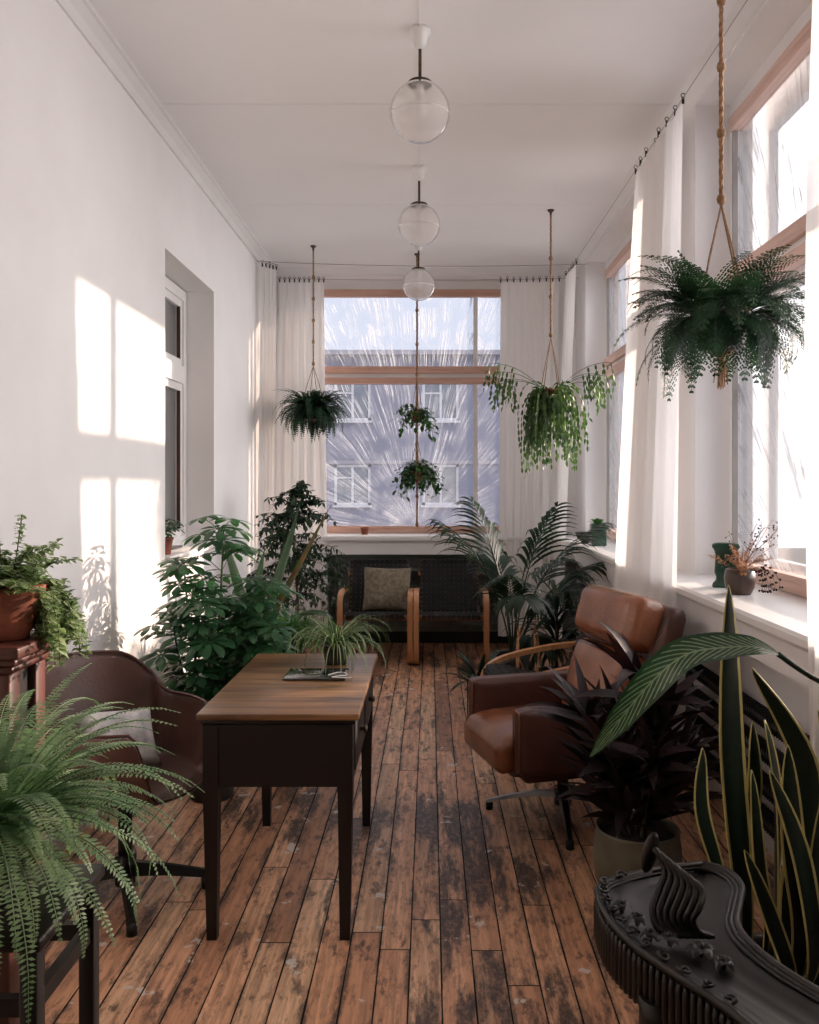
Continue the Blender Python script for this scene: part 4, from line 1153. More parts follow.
for k in range(108):
    a = rn.uniform(0, 2 * PI); r = rn.uniform(0, 0.08)
    d = rdir(rn, 0.5, 1.3)
    L = rn.uniform(0.08, 0.16) if k < 60 else rn.uniform(0.13, 0.25)
    if k >= 60: a = rn.uniform(-0.45, 1.3) if k < 98 else rn.uniform(3.5, 4.2); d = V((math.cos(a), math.sin(a), rn.uniform(0.2, 0.8)))
    pts = vine((r * math.cos(a), r * math.sin(a), 0.115), d, L, 1.2 if k < 60 else 4.2, 0.02)
    st.tube(pts, 0.0011, 4, False)
    for i in range(1, len(pts)):
        for q_ in range(2 if k < 60 else 3):
            ld = rdir(rn, -0.5, 0.7); leaf(m, pts[i], ld, rn.uniform(0.018, 0.029), rn.uniform(0.015, 0.023), 0.5, 2, 1, 0.2)
pts = vine((0.02, 0.0, 0.15), (0.1, 0.05, 1), 0.14, 0.0, 0.02); st.tube(pts, 0.0013, 4, False)
for p in pts[8:]: 
    for _ in range(3): leaf(m, p, rdir(rn, -0.6, 0.6), 0.018, 0.012, 0.4, 2, 1, 0.2)
m.build('foliage', M['ivy'], iv); st.build('stems', M['stem'], iv)

# schefflera ------------------------------------------------------------
def palmate(mb, st, c, up, nl, L, w, rn_, drp=0.9):
    a0 = rn_.uniform(0, 6); u = V(up).normalized(); s = sidevec(u); f = s.cross(u)
    for k in range(nl):
        a = a0 + 2 * PI * k / nl; d = (s * math.cos(a) + f * math.sin(a)) + u * 0.12
        ll = L * rn_.uniform(0.8, 1.1)
        sd = u.cross(d)
        leaf(mb, c + d.normalized() * 0.012, d, ll, w, drp * rn_.uniform(0.7, 1.2), 5, 3, 0.12, side=sd)
        st.tube([c, c + d.normalized() * 0.014], 0.0012, 4, False)
rn = random.Random(21)
sf = thing('umbrella_tree', 'tall umbrella tree with palmate leaves left of the desk by the wall', 'plant', (-1.05, 4.05, 0))
pot(sf, 0.13, 0.25, M['darkpot'])
m = MB(); st = MB()
stems = [((0.0, 0.0), 1.28, (0.05, 0.02)), ((-0.03, 0.02), 1.08, (-0.11, 0.0)), ((0.04, 0.02), 0.98, (0.22, 0.06)), ((0.0, -0.04), 0.92, (0.03, -0.14)), ((0.03, -0.02), 0.80, (0.26, -0.06)), ((-0.03, -0.02), 0.84, (-0.12, -0.10)), ((0.02, 0.04), 0.9, (0.10, 0.16))]
for (bx, by), H, (tx, ty) in stems:
    pts = smooth_path([(bx, by, 0.2), (bx + tx * 0.3, by + ty * 0.3, H * 0.45), (bx + tx * 0.8, by + ty * 0.8, H * 0.8), (bx + tx, by + ty, H)], 6)
    st.tube(pts, [0.008 - 0.004 * i / len(pts) for i in range(len(pts))], 6)
    n_ = len(pts)
    for i in range(int(n_ * 0.28), n_, 1):
        for rep in range(2):
            d = rdir(rn, 0.1, 0.8); pl = rn.uniform(0.07, 0.15)
            e = pts[i] + d * pl; e.z = max(e.z, 0.3)
            if e.x < -0.30: e.x = -0.30
            st.tube([pts[i], pts[i].lerp(e, 0.5) + V((0, 0, 0.01)), e], 0.0018, 4, False)
            palmate(m, st, e, (d.x * 0.35, d.y * 0.35, 1), rn.choice((7, 8)), rn.uniform(0.09, 0.125), rn.uniform(0.036, 0.044), rn)
for i_, v in enumerate(m.v):
    if v[0] < -0.39: m.v[i_] = (-0.39 + (v[0] + 0.39) * 0.05, v[1], v[2])
m.build('foliage', M['schefflera'], sf); st.build('stems', M['stem'], sf)

# grassy bushy plants around the umbrella tree, in the middle and low
def grassy(loc, r, H, nleaf, L, w, mt, label, seed, potm='darkpot', name='grassy_plant', cat='plant', k=2, pr=0.09, ph=0.2, droop=(1.2, 2.6), elev=(0.5, 1.4)):
    rr = random.Random(seed)
    t = thing(name, label, cat, loc); pot(t, pr, ph, M[potm])
    mm_ = MB()
    for q in range(nleaf):
        a = rr.uniform(0, 2 * PI); e = rr.uniform(*elev)
        d = V((math.cos(a) * math.cos(e), math.sin(a) * math.cos(e), math.sin(e)))
        ll = L * rr.uniform(0.6, 1.1)
        leaf(mm_, V((r * math.cos(a) * rr.random(), r * math.sin(a) * rr.random(), ph * 0.87 + rr.uniform(0, H))), d, ll, w, rr.uniform(*droop), 8, k, 0.25)
    mm_.build('foliage', M[mt], t)
    return t
# plant bench for the left group
pb = thing('plant_bench', 'low dark slatted bench under the group of green plants left of the desk', 'bench', (-1.05, 4.95, 0))
for k in range(4):
    m = MB(); m.box((-0.28 + k * 0.145, -0.5, 0.34), (-0.28 + k * 0.145 + 0.115, 0.5, 0.36)); m.build('slat', M['desk_dark'], pb)
for sx in (-1, 1):
    for sy in (-1, 1):
        m = MB(); m.box((sx * 0.25 - 0.018, sy * 0.44 - 0.018, 0), (sx * 0.25 + 0.018, sy * 0.44 + 0.018, 0.34)); m.build('leg', M['desk_dark'], pb)
grassy((-1.12, 4.68, 0.36), 0.05, 0.05, 320, 0.36, 0.012, 'grassleaf', 'arching grassy green plant behind the umbrella tree on the low bench', 31)
grassy((-0.83, 5.02, 0.36), 0.05, 0.05, 380, 0.34, 0.012, 'grassleaf', 'bushy pale green grassy plant on the low bench, farther from the wall', 32)
sp = grassy((-0.395, 3.53, 0.7505), 0.03, 0.01, 95, 0.30, 0.011, 'spider', 'striped spider plant in a dark pot on the back of the desk', 33, 'darkpot', 'spider_plant', pr=0.058, ph=0.085, droop=(1.8, 3.2), elev=(0.4, 1.3))
grassy((-0.74, 4.38, 0.0), 0.05, 0.04, 220, 0.46, 0.015, 'grassleaf', 'dark green grassy plant on the floor behind the desk', 35, pr=0.10, ph=0.3)

# broad bladed plant
rn = random.Random(8)
bl = thing('broad_leaf_plant', 'plant with huge upright dark blades and one reddish blade pointing right, in the left group', 'plant', (-1.10, 5.28, 0.36))
pot(bl, 0.10, 0.18, M['darkpot'])
for name_, d, L, w, dr, mt in (('leaf', (-0.20, 0.0, 1), 0.80, 0.085, 0.25, 'bigleaf'), ('leaf', (0.02, 0.0, 1), 0.60, 0.09, 0.2, 'bigleaf'), ('leaf', (0.36, -0.10, 1), 0.95, 0.075, -0.1, 'bigleaf'), ('red_leaf', (0.52, 0.02, 1), 0.98, 0.05, 0.0, 'redleaf'), ('leaf', (0.7, -0.2, 0.75), 0.55, 0.17, 1.1, 'bigleaf'), ('leaf', (0.5, -0.5, 0.8), 0.50, 0.16, 1.2, 'bigleaf'), ('leaf', (-0.1, -0.6, 0.8), 0.45, 0.14, 1.0, 'bigleaf')):
    m = MB(); leaf(m, (d[0] * 0.05, d[1] * 0.05, 0.15), d, L, w, dr, 10, 0 if w < 0.12 else 1, 0.3, side=V((0.9, -0.45, 0)) if w < 0.12 else None); m.build('leaf', M[mt], bl)

# ficus in the far left corner
rn = random.Random(14)
fi = thing('weeping_fig', 'weeping fig tree with small leaves in the far left corner before the curtain', 'plant', (-1.02, 6.35, 0))
pot(fi, 0.15, 0.28, M['terracotta'])
m = MB(); st = MB()
st.tube(smooth_path([(0, 0, 0.24), (0.02, 0, 0.6), (-0.01, 0.01, 1.0), (-0.03, 0, 1.45)], 6), [0.014 - 0.010 * i / 18 for i in range(19)], 7)
for k in range(120):
    z = rn.uniform(0.6, 1.5) if k else 1.5; t = (z - 0.6) / 0.9
    d = rdir(rn, -0.1, 0.9 if t < 0.9 else 1.4); L = (0.34 * (1 - t) ** 0.5 + 0.12) * rn.uniform(0.7, 1.1)
    pts = curve((-0.01, 0, z - 0.05), d, L, 1.1, 10); st.tube(pts, 0.0016, 4, False)
    for i in range(2, len(pts)):
        for _ in range(3): leaf(m, pts[i], rdir(rn, -1.2, 0.3), rn.uniform(0.040, 0.062), rn.uniform(0.018, 0.026), 0.4, 3, 0, 0.2, roll=rn.uniform(-0.6, 0.6))
for i_, v in enumerate(m.v):
    if v[0] < -0.45: m.v[i_] = (-0.45 + (v[0] + 0.45) * 0.05, v[1], v[2])
m.build('foliage', M['ficus'], fi); st.build('stems', M['bark'], fi)

# plant in a small terracotta pot on the left window ledge
rn = random.Random(18)
lw = thing('potted_plant', 'small leafy plant in a terracotta pot on the left window ledge', 'plant', (-1.575, 4.96, 1.091))
pot(lw, 0.055, 0.10, M['terracotta'])
m = MB(); st = MB()
for k in range(11):
    d = rdir(rn, 0.4, 1.3); e = V((0, 0, 0.09)) + d * rn.uniform(0.05, 0.13); st.tube([(0, 0, 0.085), e], 0.0015, 4, False)
    palmate(m, st, e, (d.x * .4, d.y * .4, 1), 7, 0.06, 0.022, rn)
for i_, v in enumerate(m.v):
    if v[0] < -0.13: m.v[i_] = (-0.13, v[1], v[2])
m.build('foliage', M['schefflera'], lw); st.build('stems', M['stem'], lw)
m = MB(); m.rbox((-1.76, 5.2, 1.091), (-1.62, 5.5, 1.106), 0.004); tag(m.build('book', M['darkpot']), 'flat dark object lying on the left window ledge past the small pot', 'book')

# hanging plants -----------------------------------------------------------
def macrame(parent, ztop, zpot, r, hpot, split, thick=0.006, tassel=True, knots=4, rp=None):
    """ropes from ceiling to pot; local origin at the pot's base centre"""
    rr = random.Random(7)
    a = MB(); H = ztop
    for k in range(3):
        pts = []
        for i in range(60):
            t = i / 59; z = H - (H - split) * t
            pts.append((0.5 * thick * math.cos(z * 60 + k * 2.09), 0.5 * thick * math.sin(z * 60 + k * 2.09), z))
        a.tube(pts, thick * 0.55, 6)
    for q in range(knots):
        z = split + (H - split) * (0.02 + q / max(1, knots) * 0.9)
        a.lathe([(0, z - 0.02), (thick * 1.6, z - 0.014), (thick * 2.0, z), (thick * 1.5, z + 0.014), (0, z + 0.02)], 8)
    a.build('rope', M['rope'], parent)
    a = MB()
    for k in range(4):
        an = PI / 2 * k + 0.5; c, s = math.cos(an), math.sin(an)
        a.tube([(0, 0, split), (c * r * 0.55, s * r * 0.55, (split + hpot) / 2 + 0.01), (c * r * 1.06, s * r * 1.06, hpot), (c * r * 1.02, s * r * 1.02, hpot * 0.5), (c * r * 0.5, s * r * 0.5, -0.004), (0, 0, -0.02)], thick * 0.4, 6)
    a.build('hanger_cords', M['rope'], parent)
    if tassel:
        a = MB(); a.lathe([(0, -0.005), (0.014, -0.012), (0.016, -0.025), (0.012, -0.04), (0, -0.042)], 10)
        for k in range(26):
            an = rr.uniform(0, 6.28); r2 = rr.uniform(0.004, 0.03); a.tube([(0.006 * math.cos(an), 0.006 * math.sin(an), -0.03), (r2 * 0.8 * math.cos(an), r2 * math.sin(an), -0.07), (r2 * math.cos(an), r2 * math.sin(an), -0.11 - rr.uniform(0, 0.03))], 0.0018, 4, False)
        a.build('tassel', M['rope'], parent)
def hook(parent, z):
    a = MB(); a.lathe([(0, z), (0.026, z), (0.024, z - 0.008), (0.01, z - 0.02), (0.006, z - 0.05), (0, z - 0.05)], 12); a.build('ceiling_hook', M['bark'], parent)

# near right: big lacy fern
rn = random.Random(44)
P0 = V((1.04, 3.0, 1.98))
h1 = thing('hanging_fern', 'large dark lacy fern hanging in a rope macrame holder before the near side window', 'hanging plant', P0)
macrame(h1, ZC - P0.z, 0, 0.105, 0.12, 0.52, 0.0085)
hook(h1, ZC - P0.z)
pot(h1, 0.10, 0.13, M['darkpot'])
def lacy(mb, base, d, L, droop, wid, pairs=12):
    n = 10; pts = curve(base, d, L, droop, n)
    mb.tube(pts, [0.0018] * 5 + [0.001] * 6, 4, False)
    for j in range(pairs):
        t = 0.22 + 0.76 * j / (pairs - 1); f = t * n; i = min(n - 1, int(f)); p = pts[i].lerp(pts[i + 1], f - i); tg = (pts[i + 1] - pts[i]).normalized(); s = sidevec(tg)
        PL = wid * (1 - (t - 0.22) / 0.80) ** 0.75
        for sg in (-1, 1):
            dr = (s * sg * 0.85 + tg * 0.5).normalized()
            q = curve(p, dr, PL, 0.25, 5); nr = s.cross(tg)
            m_ = max(3, int(PL / 0.011))
            for b in range(m_):
                tb = (b + 0.5) / m_; ff = tb * 5; ii = min(4, int(ff)); pp = q[ii].lerp(q[ii + 1], ff - ii)
                ll = PL * 0.22 * (1 - tb) ** 0.7 + 0.004
                for s2 in (-1, 1):
                    sd2 = dr.cross(nr).normalized() * s2
                    dd = (sd2 * 0.85 + dr * 0.5)
                    leaf(mb, pp, dd, ll, 0.009, 0.2, 2, 1, 0.1, side=dd.cross(nr))
m = MB()
for k in range(130):
    a = 2 * PI * k / 130 * 17 + rn.uniform(-.2, .2); e = rn.uniform(-0.5, 1.25)
    d = V((math.cos(a) * math.cos(e), math.sin(a) * math.cos(e), math.sin(e)))
    lacy(m, V((0.07 * math.cos(a), 0.07 * math.sin(a), 0.12)), d, rn.uniform(0.24, 0.36), rn.uniform(1.0, 2.4), rn.uniform(0.07, 0.10))
lacy(m, V((-0.03, 0, 0.13)), V((-0.42, 0, 1)), 0.26, 0.25, 0.06)
m.build('fronds', M['darkfern'], h1)

# left hanging fern
rn = random.Random(45)
P0 = V((-1.0, 7.2, 2.06))
h2 = thing('hanging_fern', 'round dark bushy fern hanging on a long thin rope left of the back window', 'hanging plant', P0)
macrame(h2, ZC - P0.z, 0, 0.10, 0.12, 0.46, 0.007, False, 5); hook(h2, ZC - P0.z)
pot(h2, 0.095, 0.12, M['darkpot'])
m = MB()
for k in range(230):
    a = rn.uniform(0, 6.283); e = rn.uniform(-0.7, 1.3)
    d = V((math.cos(a) * math.cos(e), math.sin(a) * math.cos(e), math.sin(e)))
    frond(m, V((0.06 * math.cos(a), 0.06 * math.sin(a), 0.10)), d, rn.uniform(0.22, 0.36), rn.uniform(1.2, 2.5), 15, 0.06, 0.018, 8, 1, 0.4, 1.1, 0, 2, 0.15)
m.build('fronds', M['darkfern'], h2)

# mistletoe cactus
rn = random.Random(46)
P0 = V((0.90, 6.26, 2.10))
h3 = thing('mistletoe_cactus', 'hanging mistletoe cactus with long pale green strands right of the back window', 'hanging plant', P0)
macrame(h3, ZC - P0.z, 0, 0.085, 0.11, 0.50, 0.008, False, 3); hook(h3, ZC - P0.z)
pot(h3, 0.08, 0.11, M['terracotta'])
m = MB()
def chain(mb, base, d, L, droop, seg, w):
    n = max(3, int(L / seg)); p = V(base); d = V(d).normalized()
    for i in range(n):
        nd = (d + V((0, 0, -droop / n)) + V((rn.uniform(-1, 1), rn.uniform(-1, 1), 0)) * 0.10).normalized()
        leaf(mb, p, nd, seg * 1.06, w, 0.15, 3, 1, 0.2, roll=rn.uniform(-1.5, 1.5)); d = nd; p = p + d * seg
        if rn.random() < 0.35: leaf(mb, p, (d + rdir(rn, -0.6, 0.4) * 0.8), seg * 1.1, w, 0.3, 3, 1, 0.2, roll=rn.uniform(-1.5, 1.5))
for k in range(230):
    a = rn.uniform(0, 6.283); e = rn.uniform(0.4, 1.4)
    d = V((math.cos(a) * math.cos(e), math.sin(a) * math.cos(e), math.sin(e)))
    chain(m, (0.06 * math.cos(a), 0.06 * math.sin(a), 0.10), d, rn.uniform(0.3, 0.68) if k % 3 else rn.uniform(0.15, 0.3), rn.uniform(7, 13), 0.048, 0.019)
for s in (-1, 1):
    for k in range(4):
        pts = curve((s * 0.05, 0.02 * k - 0.03, 0.11), (s, rn.uniform(-.5, .5), 0.55 + 0.2 * k), 0.34 + 0.04 * k, 0.9, 8); m.tube(pts, 0.002, 4, False)
        for i in range(5, 9):
            for _ in range(2): chain(m, pts[i], (s * 0.3, rn.uniform(-.3, .3), -1), rn.uniform(0.1, 0.28), 1.0, 0.045, 0.018)
m.build('strands', M['mistletoe'], h3)

# three-tier hanger in front of the back window
rn = random.Random(47)
P0 = V((-0.115, 7.45, 1.50))
h4 = thing('hanging_vine', 'slim two-tier rope hanger with small green vines before the middle of the back window', 'hanging plant', P0)
a = MB()
zt = ZC - P0.z
for k in range(3): a.tube([(0.006 * math.cos(z * 50 + k * 2.1), 0.006 * math.sin(z * 50 + k * 2.1), z) for z in [zt - (zt + 0.37) * i / 120 for i in range(121)]], 0.0042, 5)
for z in (1.55, 1.25, 0.98, 0.62, 0.3, -0.1, -0.35): a.lathe([(0, z - 0.022), (0.013, z - 0.012), (0.016, z), (0.012, z + 0.014), (0, z + 0.022)], 8)
a.build('rope', M['rope'], h4); hook(h4, zt)
for z, r in ((0.12, 0.062), (0.64, 0.05)):
    q = MB(); q.lathe([(0, z - 0.09), (r * 0.6, z - 0.085), (r, z), (r * 1.04, z + 0.012), (r * 0.9, z + 0.012), (r * 0.85, z), (0, z)], 20); q.build('pot', M['terracotta'], h4)
    q = MB()
    for k in range(4):
        an = PI / 2 * k + 0.3; q.tube([(0, 0, z + 0.3), (r * 1.06 * math.cos(an), r * 1.06 * math.sin(an), z), (r * 0.6 * math.cos(an), r * 0.6 * math.sin(an), z - 0.09), (0, 0, z - 0.13)], 0.003, 5, False)
    q.build('hanger_cords', M['rope'], h4)
m = MB(); st = MB()
for z, nn, L in ((0.16, 60, 0.34), (0.66, 34, 0.26)):
    for k in range(nn):
        d = rdir(rn, 0.0, 1.2); pts = vine((0, 0, z), d, L * rn.uniform(0.5, 1.1), 3.0, 0.03, n=8); st.tube(pts, 0.0015, 4, False)
        for p in pts[2:]:
            for _ in range(1): leaf(m, p, rdir(rn, -1.0, 0.6), rn.uniform(0.05, 0.075), rn.uniform(0.026, 0.036), 0.5, 4, 1, 0.2)
m.build('foliage', M['hoya'], h4); st.build('stems', M['stem'], h4)

# kentia palm at the back right ---------------------------------------------
rn = random.Random(51)
kp = thing('kentia_palm', 'dark green palm with arching fronds standing between the lounge chairs and the window wall', 'plant', (0.60, 6.05, 0))
pot(kp, 0.16, 0.28, M['darkpot'])
specs = [((-0.13, -0.05, 1), 1.36, 0.9), ((-0.08, 0.1, 1), 1.42, 0.6), ((0.06, -0.1, 1), 1.42, 0.7), ((0.16, 0.0, 1), 1.38, 1.0), ((0.24, -0.1, 1), 1.22, 1.2), ((0.0, -0.35, 1), 1.15, 1.5), ((0.22, 0.3, 1), 1.25, 1.2),
         ((-0.04, -0.25, 1), 0.95, 0.9), ((0.2, -0.25, 1), 1.0, 1.2), ((0.02, 0.0, 1), 1.25, 0.5), ((-0.05, 0.25, 1), 1.12, 0.9), ((0.25, 0.1, 0.9), 0.9, 1.2), ((0.15, -0.35, 0.9), 0.85, 1.0), ((0.1, -0.6, 0.8), 0.8, 1.4)]
for d, L, dr in specs:
    L *= 0.88
    m = MB(); frond(m, V((d[0] * 0.08, d[1] * 0.08, 0.24)), d, L, dr, 12, 0.43, 0.030, 14, 2, 1.6, 0.52, 0, 6, 0.55, 0.006); m.build('frond', M['palm'], kp)
# dark strap-leaved plant beside it
rn = random.Random(53)
dr_ = thing('strap_leaf_plant', 'dark plant with long strap leaves just behind the leather armchair', 'plant', (0.84, 5.62, 0))
pot(dr_, 0.13, 0.26, M['brownpot'])
m = MB(); st = MB(); st.tube([(0, 0, 0.22), (0.01, 0, 0.5), (0.0, 0.02, 0.80)], 0.012, 7); st.build('stem', M['bark'], dr_)
for k in range(60):
    z = rn.uniform(0.35, 0.8); d = rdir(rn, 0.1, 1.2); leaf(m, (0, 0, z), d, rn.uniform(0.32, 0.5), 0.034, rn.uniform(0.9, 2.2), 7, 0, 0.25)
for i_, v in enumerate(m.v):
    if v[0] > 0.26: m.v[i_] = (0.26, v[1], v[2])
m.build('foliage', M['strap'], dr_)
grassy((0.33, 5.55, 0.0), 0.04, 0.03, 46, 0.30, 0.030, 'strap', 'small dark leafy plant on the floor left of the palm pot', 55, name='leafy_plant', k=1, pr=0.085, ph=0.16, droop=(0.6, 1.6))
rn = random.Random(56)
dw = thing('driftwood', 'pale twisted piece of driftwood standing beside the bentwood arms behind the leather armchair', 'driftwood', (0.62, 5.28, 0))
m = MB(); m.lathe([(0, 0), (0.05, 0), (0.045, 0.02), (0, 0.025)], 12); m.build('base', M['bark'], dw)
m = MB()
for k in range(9):
    a = rn.uniform(0, 6.28); pts = [V((0, 0, 0.02))]; p = V((0, 0, 0.02)); d = V((math.cos(a) * 0.1, math.sin(a) * 0.1, 1))
    for i in range(12):
        d = (d + V((rn.uniform(-1, 1), rn.uniform(-1, 1), rn.uniform(-0.2, 0.5))) * 0.4).normalized(); p = p + d * 0.055; p.x = max(-0.07, min(0.07, p.x)); p.y = max(-0.07, min(0.07, p.y)); pts.append(p.copy())
    m.tube(smooth_path(pts, 3), [0.008 - 0.0055 * i / 36 for i in range(37)], 6)
m.build('branches', M['straw'], dw)

# maroon plant in the grey-green pot -------------------------------------------
rn = random.Random(61)
mp_ = thing('maroon_leaf_plant', 'maroon long-leaved plant in a round grey-green pot in front of the leather armchair', 'plant', (0.745, 3.02, 0))
q = MB(); q.lathe([(0, 0), (0.10, 0), (0.125, 0.02), (0.15, 0.09), (0.158, 0.16), (0.152, 0.225), (0.146, 0.262), (0.15, 0.27), (0.142, 0.275), (0.134, 0.262), (0.136, 0.235)], 40); q.build('pot', M['greypot'], mp_)
q = MB(); q.lathe([(0.137, 0.235), (0.06, 0.242), (0, 0.245)], 20); q.build('soil', M['soil'], mp_)
m = MB(); st = MB()
for tx, ty, H in ((0, 0, 0.82), (-0.17, 0.03, 0.66), (0.10, 0.02, 0.70), (0.03, -0.11, 0.55), (-0.1, -0.06, 0.5), (-0.05, 0.12, 0.62), (0.14, -0.05, 0.5)):
    pts = smooth_path([(tx * 0.2, ty * 0.2, 0.22), (tx * 0.6, ty * 0.6, 0.22 + (H - 0.22) * 0.5), (tx, ty, H)], 8)
    st.tube(pts, 0.006, 6)
    for i in range(4, len(pts)):
        for _ in range(4):
            d = rdir(rn, 0.3, 1.3); leaf(m, pts[i], d, rn.uniform(0.17, 0.30), rn.uniform(0.030, 0.046), rn.uniform(0.1, 0.9), 6, 0, 0.2, roll=rn.uniform(-0.9, 0.9))
m.build('foliage', M['maroon'], mp_); st.build('stems', M['bark'], mp_)

# snake plant ----------------------------------------------------------------
sn = thing('snake_plant', 'tall snake plant with yellow-edged blades in the right foreground', 'plant', (0.83, 2.02, 0))
pot(sn, 0.15, 0.34, M['darkpot'])
B0 = V((0.83, 2.02, 0))
def blade(base_px, mid_px, tip_px, Y, w, twist=0.0, Y2=None, cup=0.35):
    Y2 = Y2 or Y
    b = at(*base_px, Y); c_ = at(*mid_px, (Y + Y2) / 2); e = at(*tip_px, Y2)
    root = V((B0.x + max(-0.09, min(0.09, b.x - B0.x)), B0.y + max(-0.08, min(0.08, b.y - B0.y)), 0.29))
    pts = smooth_path([root, b, c_, e], 8); n = len(pts)
    sides = []
    for i in range(n):
        a = twist + 0.5 * (1 - i / n)
        sides.append(V((math.cos(a), math.sin(a) * 0.8, 0)))
    ws = [w / 2 * min(1, 0.45 + 1.1 * (i / (n - 1))) * (1 if i / (n - 1) < 0.6 else max(0.02, (1 - ((i / (n - 1) - 0.6) / 0.4) ** 2.2))) for i in range(n)]
    m = MB(); m.ribbon([p - B0 for p in pts], sides, ws, fold=cup); m.build('leaf', M['snake'], sn, mods=(('SOLIDIFY', dict(thickness=0.003)),))
blade((742, 900), (730, 750), (729, 585), 1.98, 0.066, 0.1)
blade((722, 890), (700, 810), (703, 748), 1.93, 0.05, 0.5)
blade((732, 885), (752, 800), (753, 722), 2.05, 0.046, 0.2)
blade((790, 900), (806, 770), (752, 668), 1.95, 0.062, -0.5)
blade((775, 900), (775, 800), (765, 720), 2.02, 0.066, 0.9)
blade((765, 920), (757, 860), (752, 770), 1.9, 0.05, 0.6)
blade((800, 930), (792, 840), (788, 745), 1.88, 0.055, -0.2)
blade((812, 960), (800, 860), (770, 770), 1.84, 0.055, 0.3)
blade((790, 985), (770, 920), (745, 850), 1.86, 0.05, 0.4)
blade((820, 900), (840, 800), (818, 710), 1.96, 0.06, 0.4)
blade((835, 900), (845, 800), (860, 640), 2.03, 0.06, 0.3)
blade((815, 985), (812, 900), (822, 800), 1.90, 0.05, 0.2)

# big arching veined leaf -------------------------------------------------------
ca = thing('veined_leaf_plant', 'large arching veined green leaf reaching in from the right foreground', 'plant', (0.98, 1.62, 0))
pot(ca, 0.12, 0.30, M['darkpot'])
C0 = V((0.98, 1.62, 0))
def arched(pts, ws, sides, petiole):
    m = MB(); P_ = smooth_path(pts, 6); n = len(P_); S_ = smooth_path(sides, 6)
    W_ = []
    for i in range(n):
        t = i / (n - 1) * (len(ws) - 1); k = min(len(ws) - 2, int(t)); W_.append(ws[k] + (ws[k + 1] - ws[k]) * (t - k))
    # four-vert-wide blade for a soft cross curve
    m.ribbon(P_, S_, W_, fold=0.22)
    lf = m.build('leaf', M['calathea'], ca, mods=(('SUBSURF', dict(levels=1, render_levels=2)),))
    for v in lf.data.vertices: v.co -= C0
    q = MB(); q.tube([p - C0 for p in smooth_path(petiole, 6)], 0.0055, 8); q.build('petiole', M['palm'], lf)
pet = [V((0.98, 1.62, 0.26)), V((1.00, 1.66, 0.7)), at(890, 712, 1.68), at(819, 681, 1.66), at(778, 654, 1.66)]
arched([at(778, 654, 1.66), at(755, 648, 1.67), at(722, 649, 1.69), at(685, 656, 1.71), at(650, 684, 1.73), at(618, 722, 1.75), at(590, 757, 1.77)],
       [0.006, 0.032, 0.044, 0.042, 0.034, 0.023, 0.001],
       [V((0.1, 1, 0.42)), V((0.08, 1, 0.45)), V((0.0, 1, 0.5)), V((-0.2, 0.9, 0.55)), V((-0.55, 0.5, 0.6)), V((-0.72, 0.3, 0.6)), V((-0.75, 0.25, 0.6))], pet)
for an, L, dr in ((-1.9, 0.30, 1.6), (-2.3, 0.28, 1.8)):
    d = V((math.cos(an) * 0.4, math.sin(an) * 0.4, 1)); m = MB(); P_ = curve((0, 0, 0.26), d, 0.55, 0.4, 6)
    m2 = MB(); leaf(m2, P_[-1], (P_[-1] - P_[-2]), L, 0.10, dr, 10, 1, 0.2); lf = m2.build('leaf', M['calathea'], ca)
    m.tube(P_, 0.0055, 6); m.build('petiole', M['palm'], lf)

# things on the ledges -----------------------------------------------------------
tp = thing('terracotta_pot', 'tiny empty terracotta pot on the left part of the back window ledge', 'pot', (-0.62, 7.98, ZS))
q = MB(); q.lathe([(0, 0), (0.028, 0), (0.036, 0.05), (0.041, 0.052), (0.042, 0.068), (0.036, 0.068), (0.03, 0.02), (0, 0.018)], 24); q.build('body', M['terracotta'], tp)
gv = MB(); gl = [(-0.062, 0), (0.062, 0), (0.058, 0.02), (0.045, 0.03), (0.043, 0.05), (0.05, 0.07), (0.046, 0.15), (0.052, 0.175), (0.062, 0.185), (0.06, 0.20), (0.035, 0.205), (-0.035, 0.205), (-0.06, 0.20), (-0.062, 0.185), (-0.052, 0.175), (-0.046, 0.15), (-0.05, 0.07), (-0.043, 0.05), (-0.045, 0.03), (-0.058, 0.02)]
gv.prism(gl, -0.028, 0.028, 'y'); go = recalc(gv.build('green_vase', M['green_glaze'], mods=(('BEVEL', dict(width=0.008, segments=3)),)))
go.location = (1.36, 3.86, ZS); go.rotation_euler.z = -0.35; tag(go, 'square green glazed ceramic vase on the near side ledge behind the dried flowers', 'vase')
df = thing('dried_flower_pot', 'brown pot of dried pale blossoms and thin twigs on the near side ledge', 'plant', (1.335, 3.62, ZS))
q = MB(); q.lathe([(0, 0), (0.045, 0), (0.06, 0.03), (0.066, 0.07), (0.06, 0.105), (0.052, 0.11), (0.05, 0.09), (0, 0.088)], 28); q.build('pot', M['brownpot'], df)
rn = random.Random(71); tw = MB(); fl_ = MB(); bd = MB()
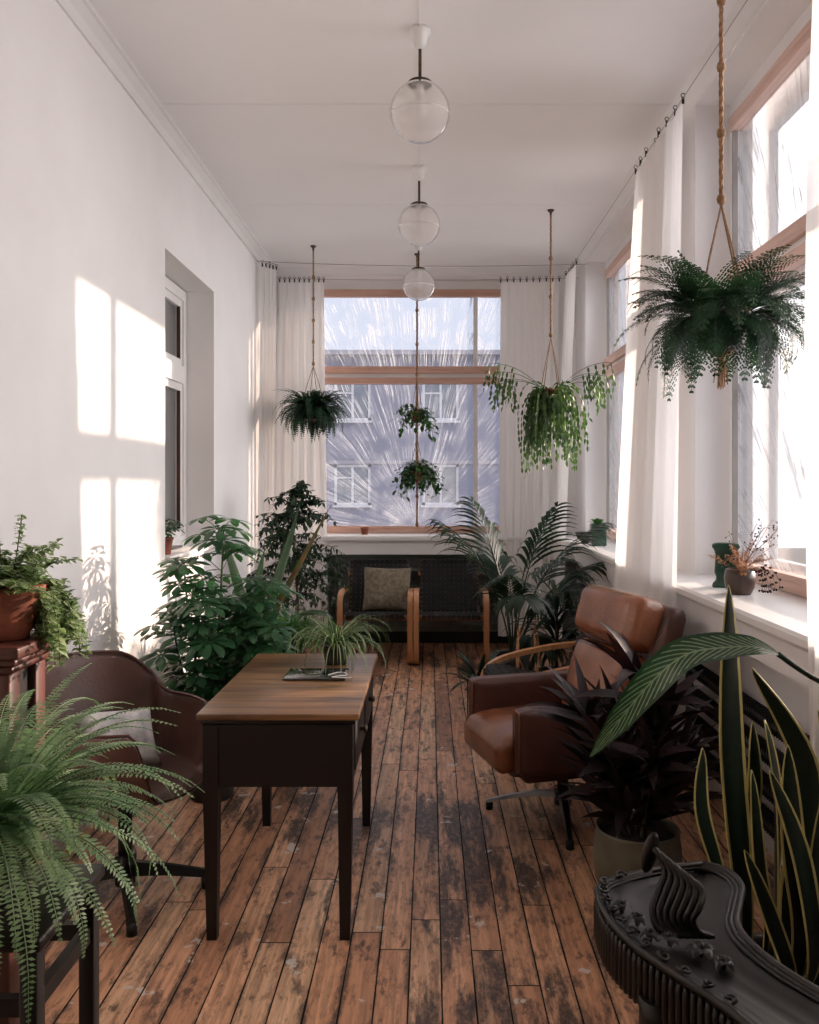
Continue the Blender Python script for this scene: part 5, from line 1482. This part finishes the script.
for k in range(26):
    d = rdir(rn, 0.2, 1.3) if k > 5 else V((0.3 + 0.1 * k, -0.3 + 0.1 * k, 1.2 - 0.1 * k)); L = rn.uniform(0.08, 0.17) if k > 9 else rn.uniform(0.2, 0.32)
    pts = [V((0, 0, 0.09))]; p = pts[0].copy(); d = d.normalized()
    for i in range(9): d = (d + V((rn.uniform(-1, 1), rn.uniform(-1, 1), rn.uniform(-1, 0.6))) * 0.16).normalized(); p = p + d * L / 9; p.x = min(p.x, 0.17); p.z = max(p.z, 0.03); pts.append(p.copy())
    tw.tube(pts, 0.0011, 4, False)
    for p in pts[4:]:
        if k > 9:
            for _ in range(9): leaf(fl_, p + rdir(rn, -1, 1) * 0.008, rdir(rn, -0.6, 1.2), rn.uniform(0.012, 0.022), 0.006, 0.8, 2, 1, 0.3)
        elif rn.random() < 0.9:
            e = p + rdir(rn, -0.8, 0.9) * 0.022; tw.tube([p, e], 0.0008, 3, False); bd.lathe([(0, -0.004), (0.0035, -0.001), (0.003, 0.003), (0, 0.005)], 6, e)
for k in range(7):
    pts = curve((0.03, -0.02, 0.10), (0.2, -1 + 0.1 * k, 0.35), 0.16 + 0.01 * k, 2.4, 7)
    for i in range(len(pts)): pts[i].z = max(pts[i].z, 0.008)
    tw.tube(pts, 0.0011, 4, False)
    for p in pts[3:]:
        for _ in range(2): bd.lathe([(0, -0.005), (0.005, -0.001), (0.004, 0.004), (0, 0.006)], 6, p + V((rn.uniform(-.01, .01), rn.uniform(-.01, .01), 0.004)))
tw.build('twigs', M['twig'], df); fl_.build('blossoms', M['straw'], df); bd.build('seed_heads', M['maroon'], df)['kind'] = 'stuff'
bw = MB(); bw.lathe([(0, 0), (0.035, 0), (0.04, 0.008), (0.07, 0.04), (0.088, 0.085), (0.083, 0.085), (0.06, 0.035), (0, 0.02)], 30)
o = bw.build('bowl', M['darkpot']); o.location = (1.27, 6.85, ZS); tag(o, 'dark round bowl on the far side ledge seen past the white curtain', 'bowl')
gb = thing('small_leafy_plant', 'small leafy plant in a green box pot on the far side ledge', 'plant', (1.30, 6.50, ZS))
q = MB(); q.rbox((-0.055, -0.055, 0), (0.055, 0.055, 0.17), 0.006, 3); q.build('pot', M['green_glaze'], gb)
rn = random.Random(75); m = MB()
for k in range(26): leaf(m, (rn.uniform(-.03, .03), rn.uniform(-.03, .03), 0.165), rdir(rn, 0.1, 1.3), rn.uniform(0.05, 0.09), 0.022, 0.9, 4, 1, 0.2)
m.build('foliage', M['hoya'], gb)
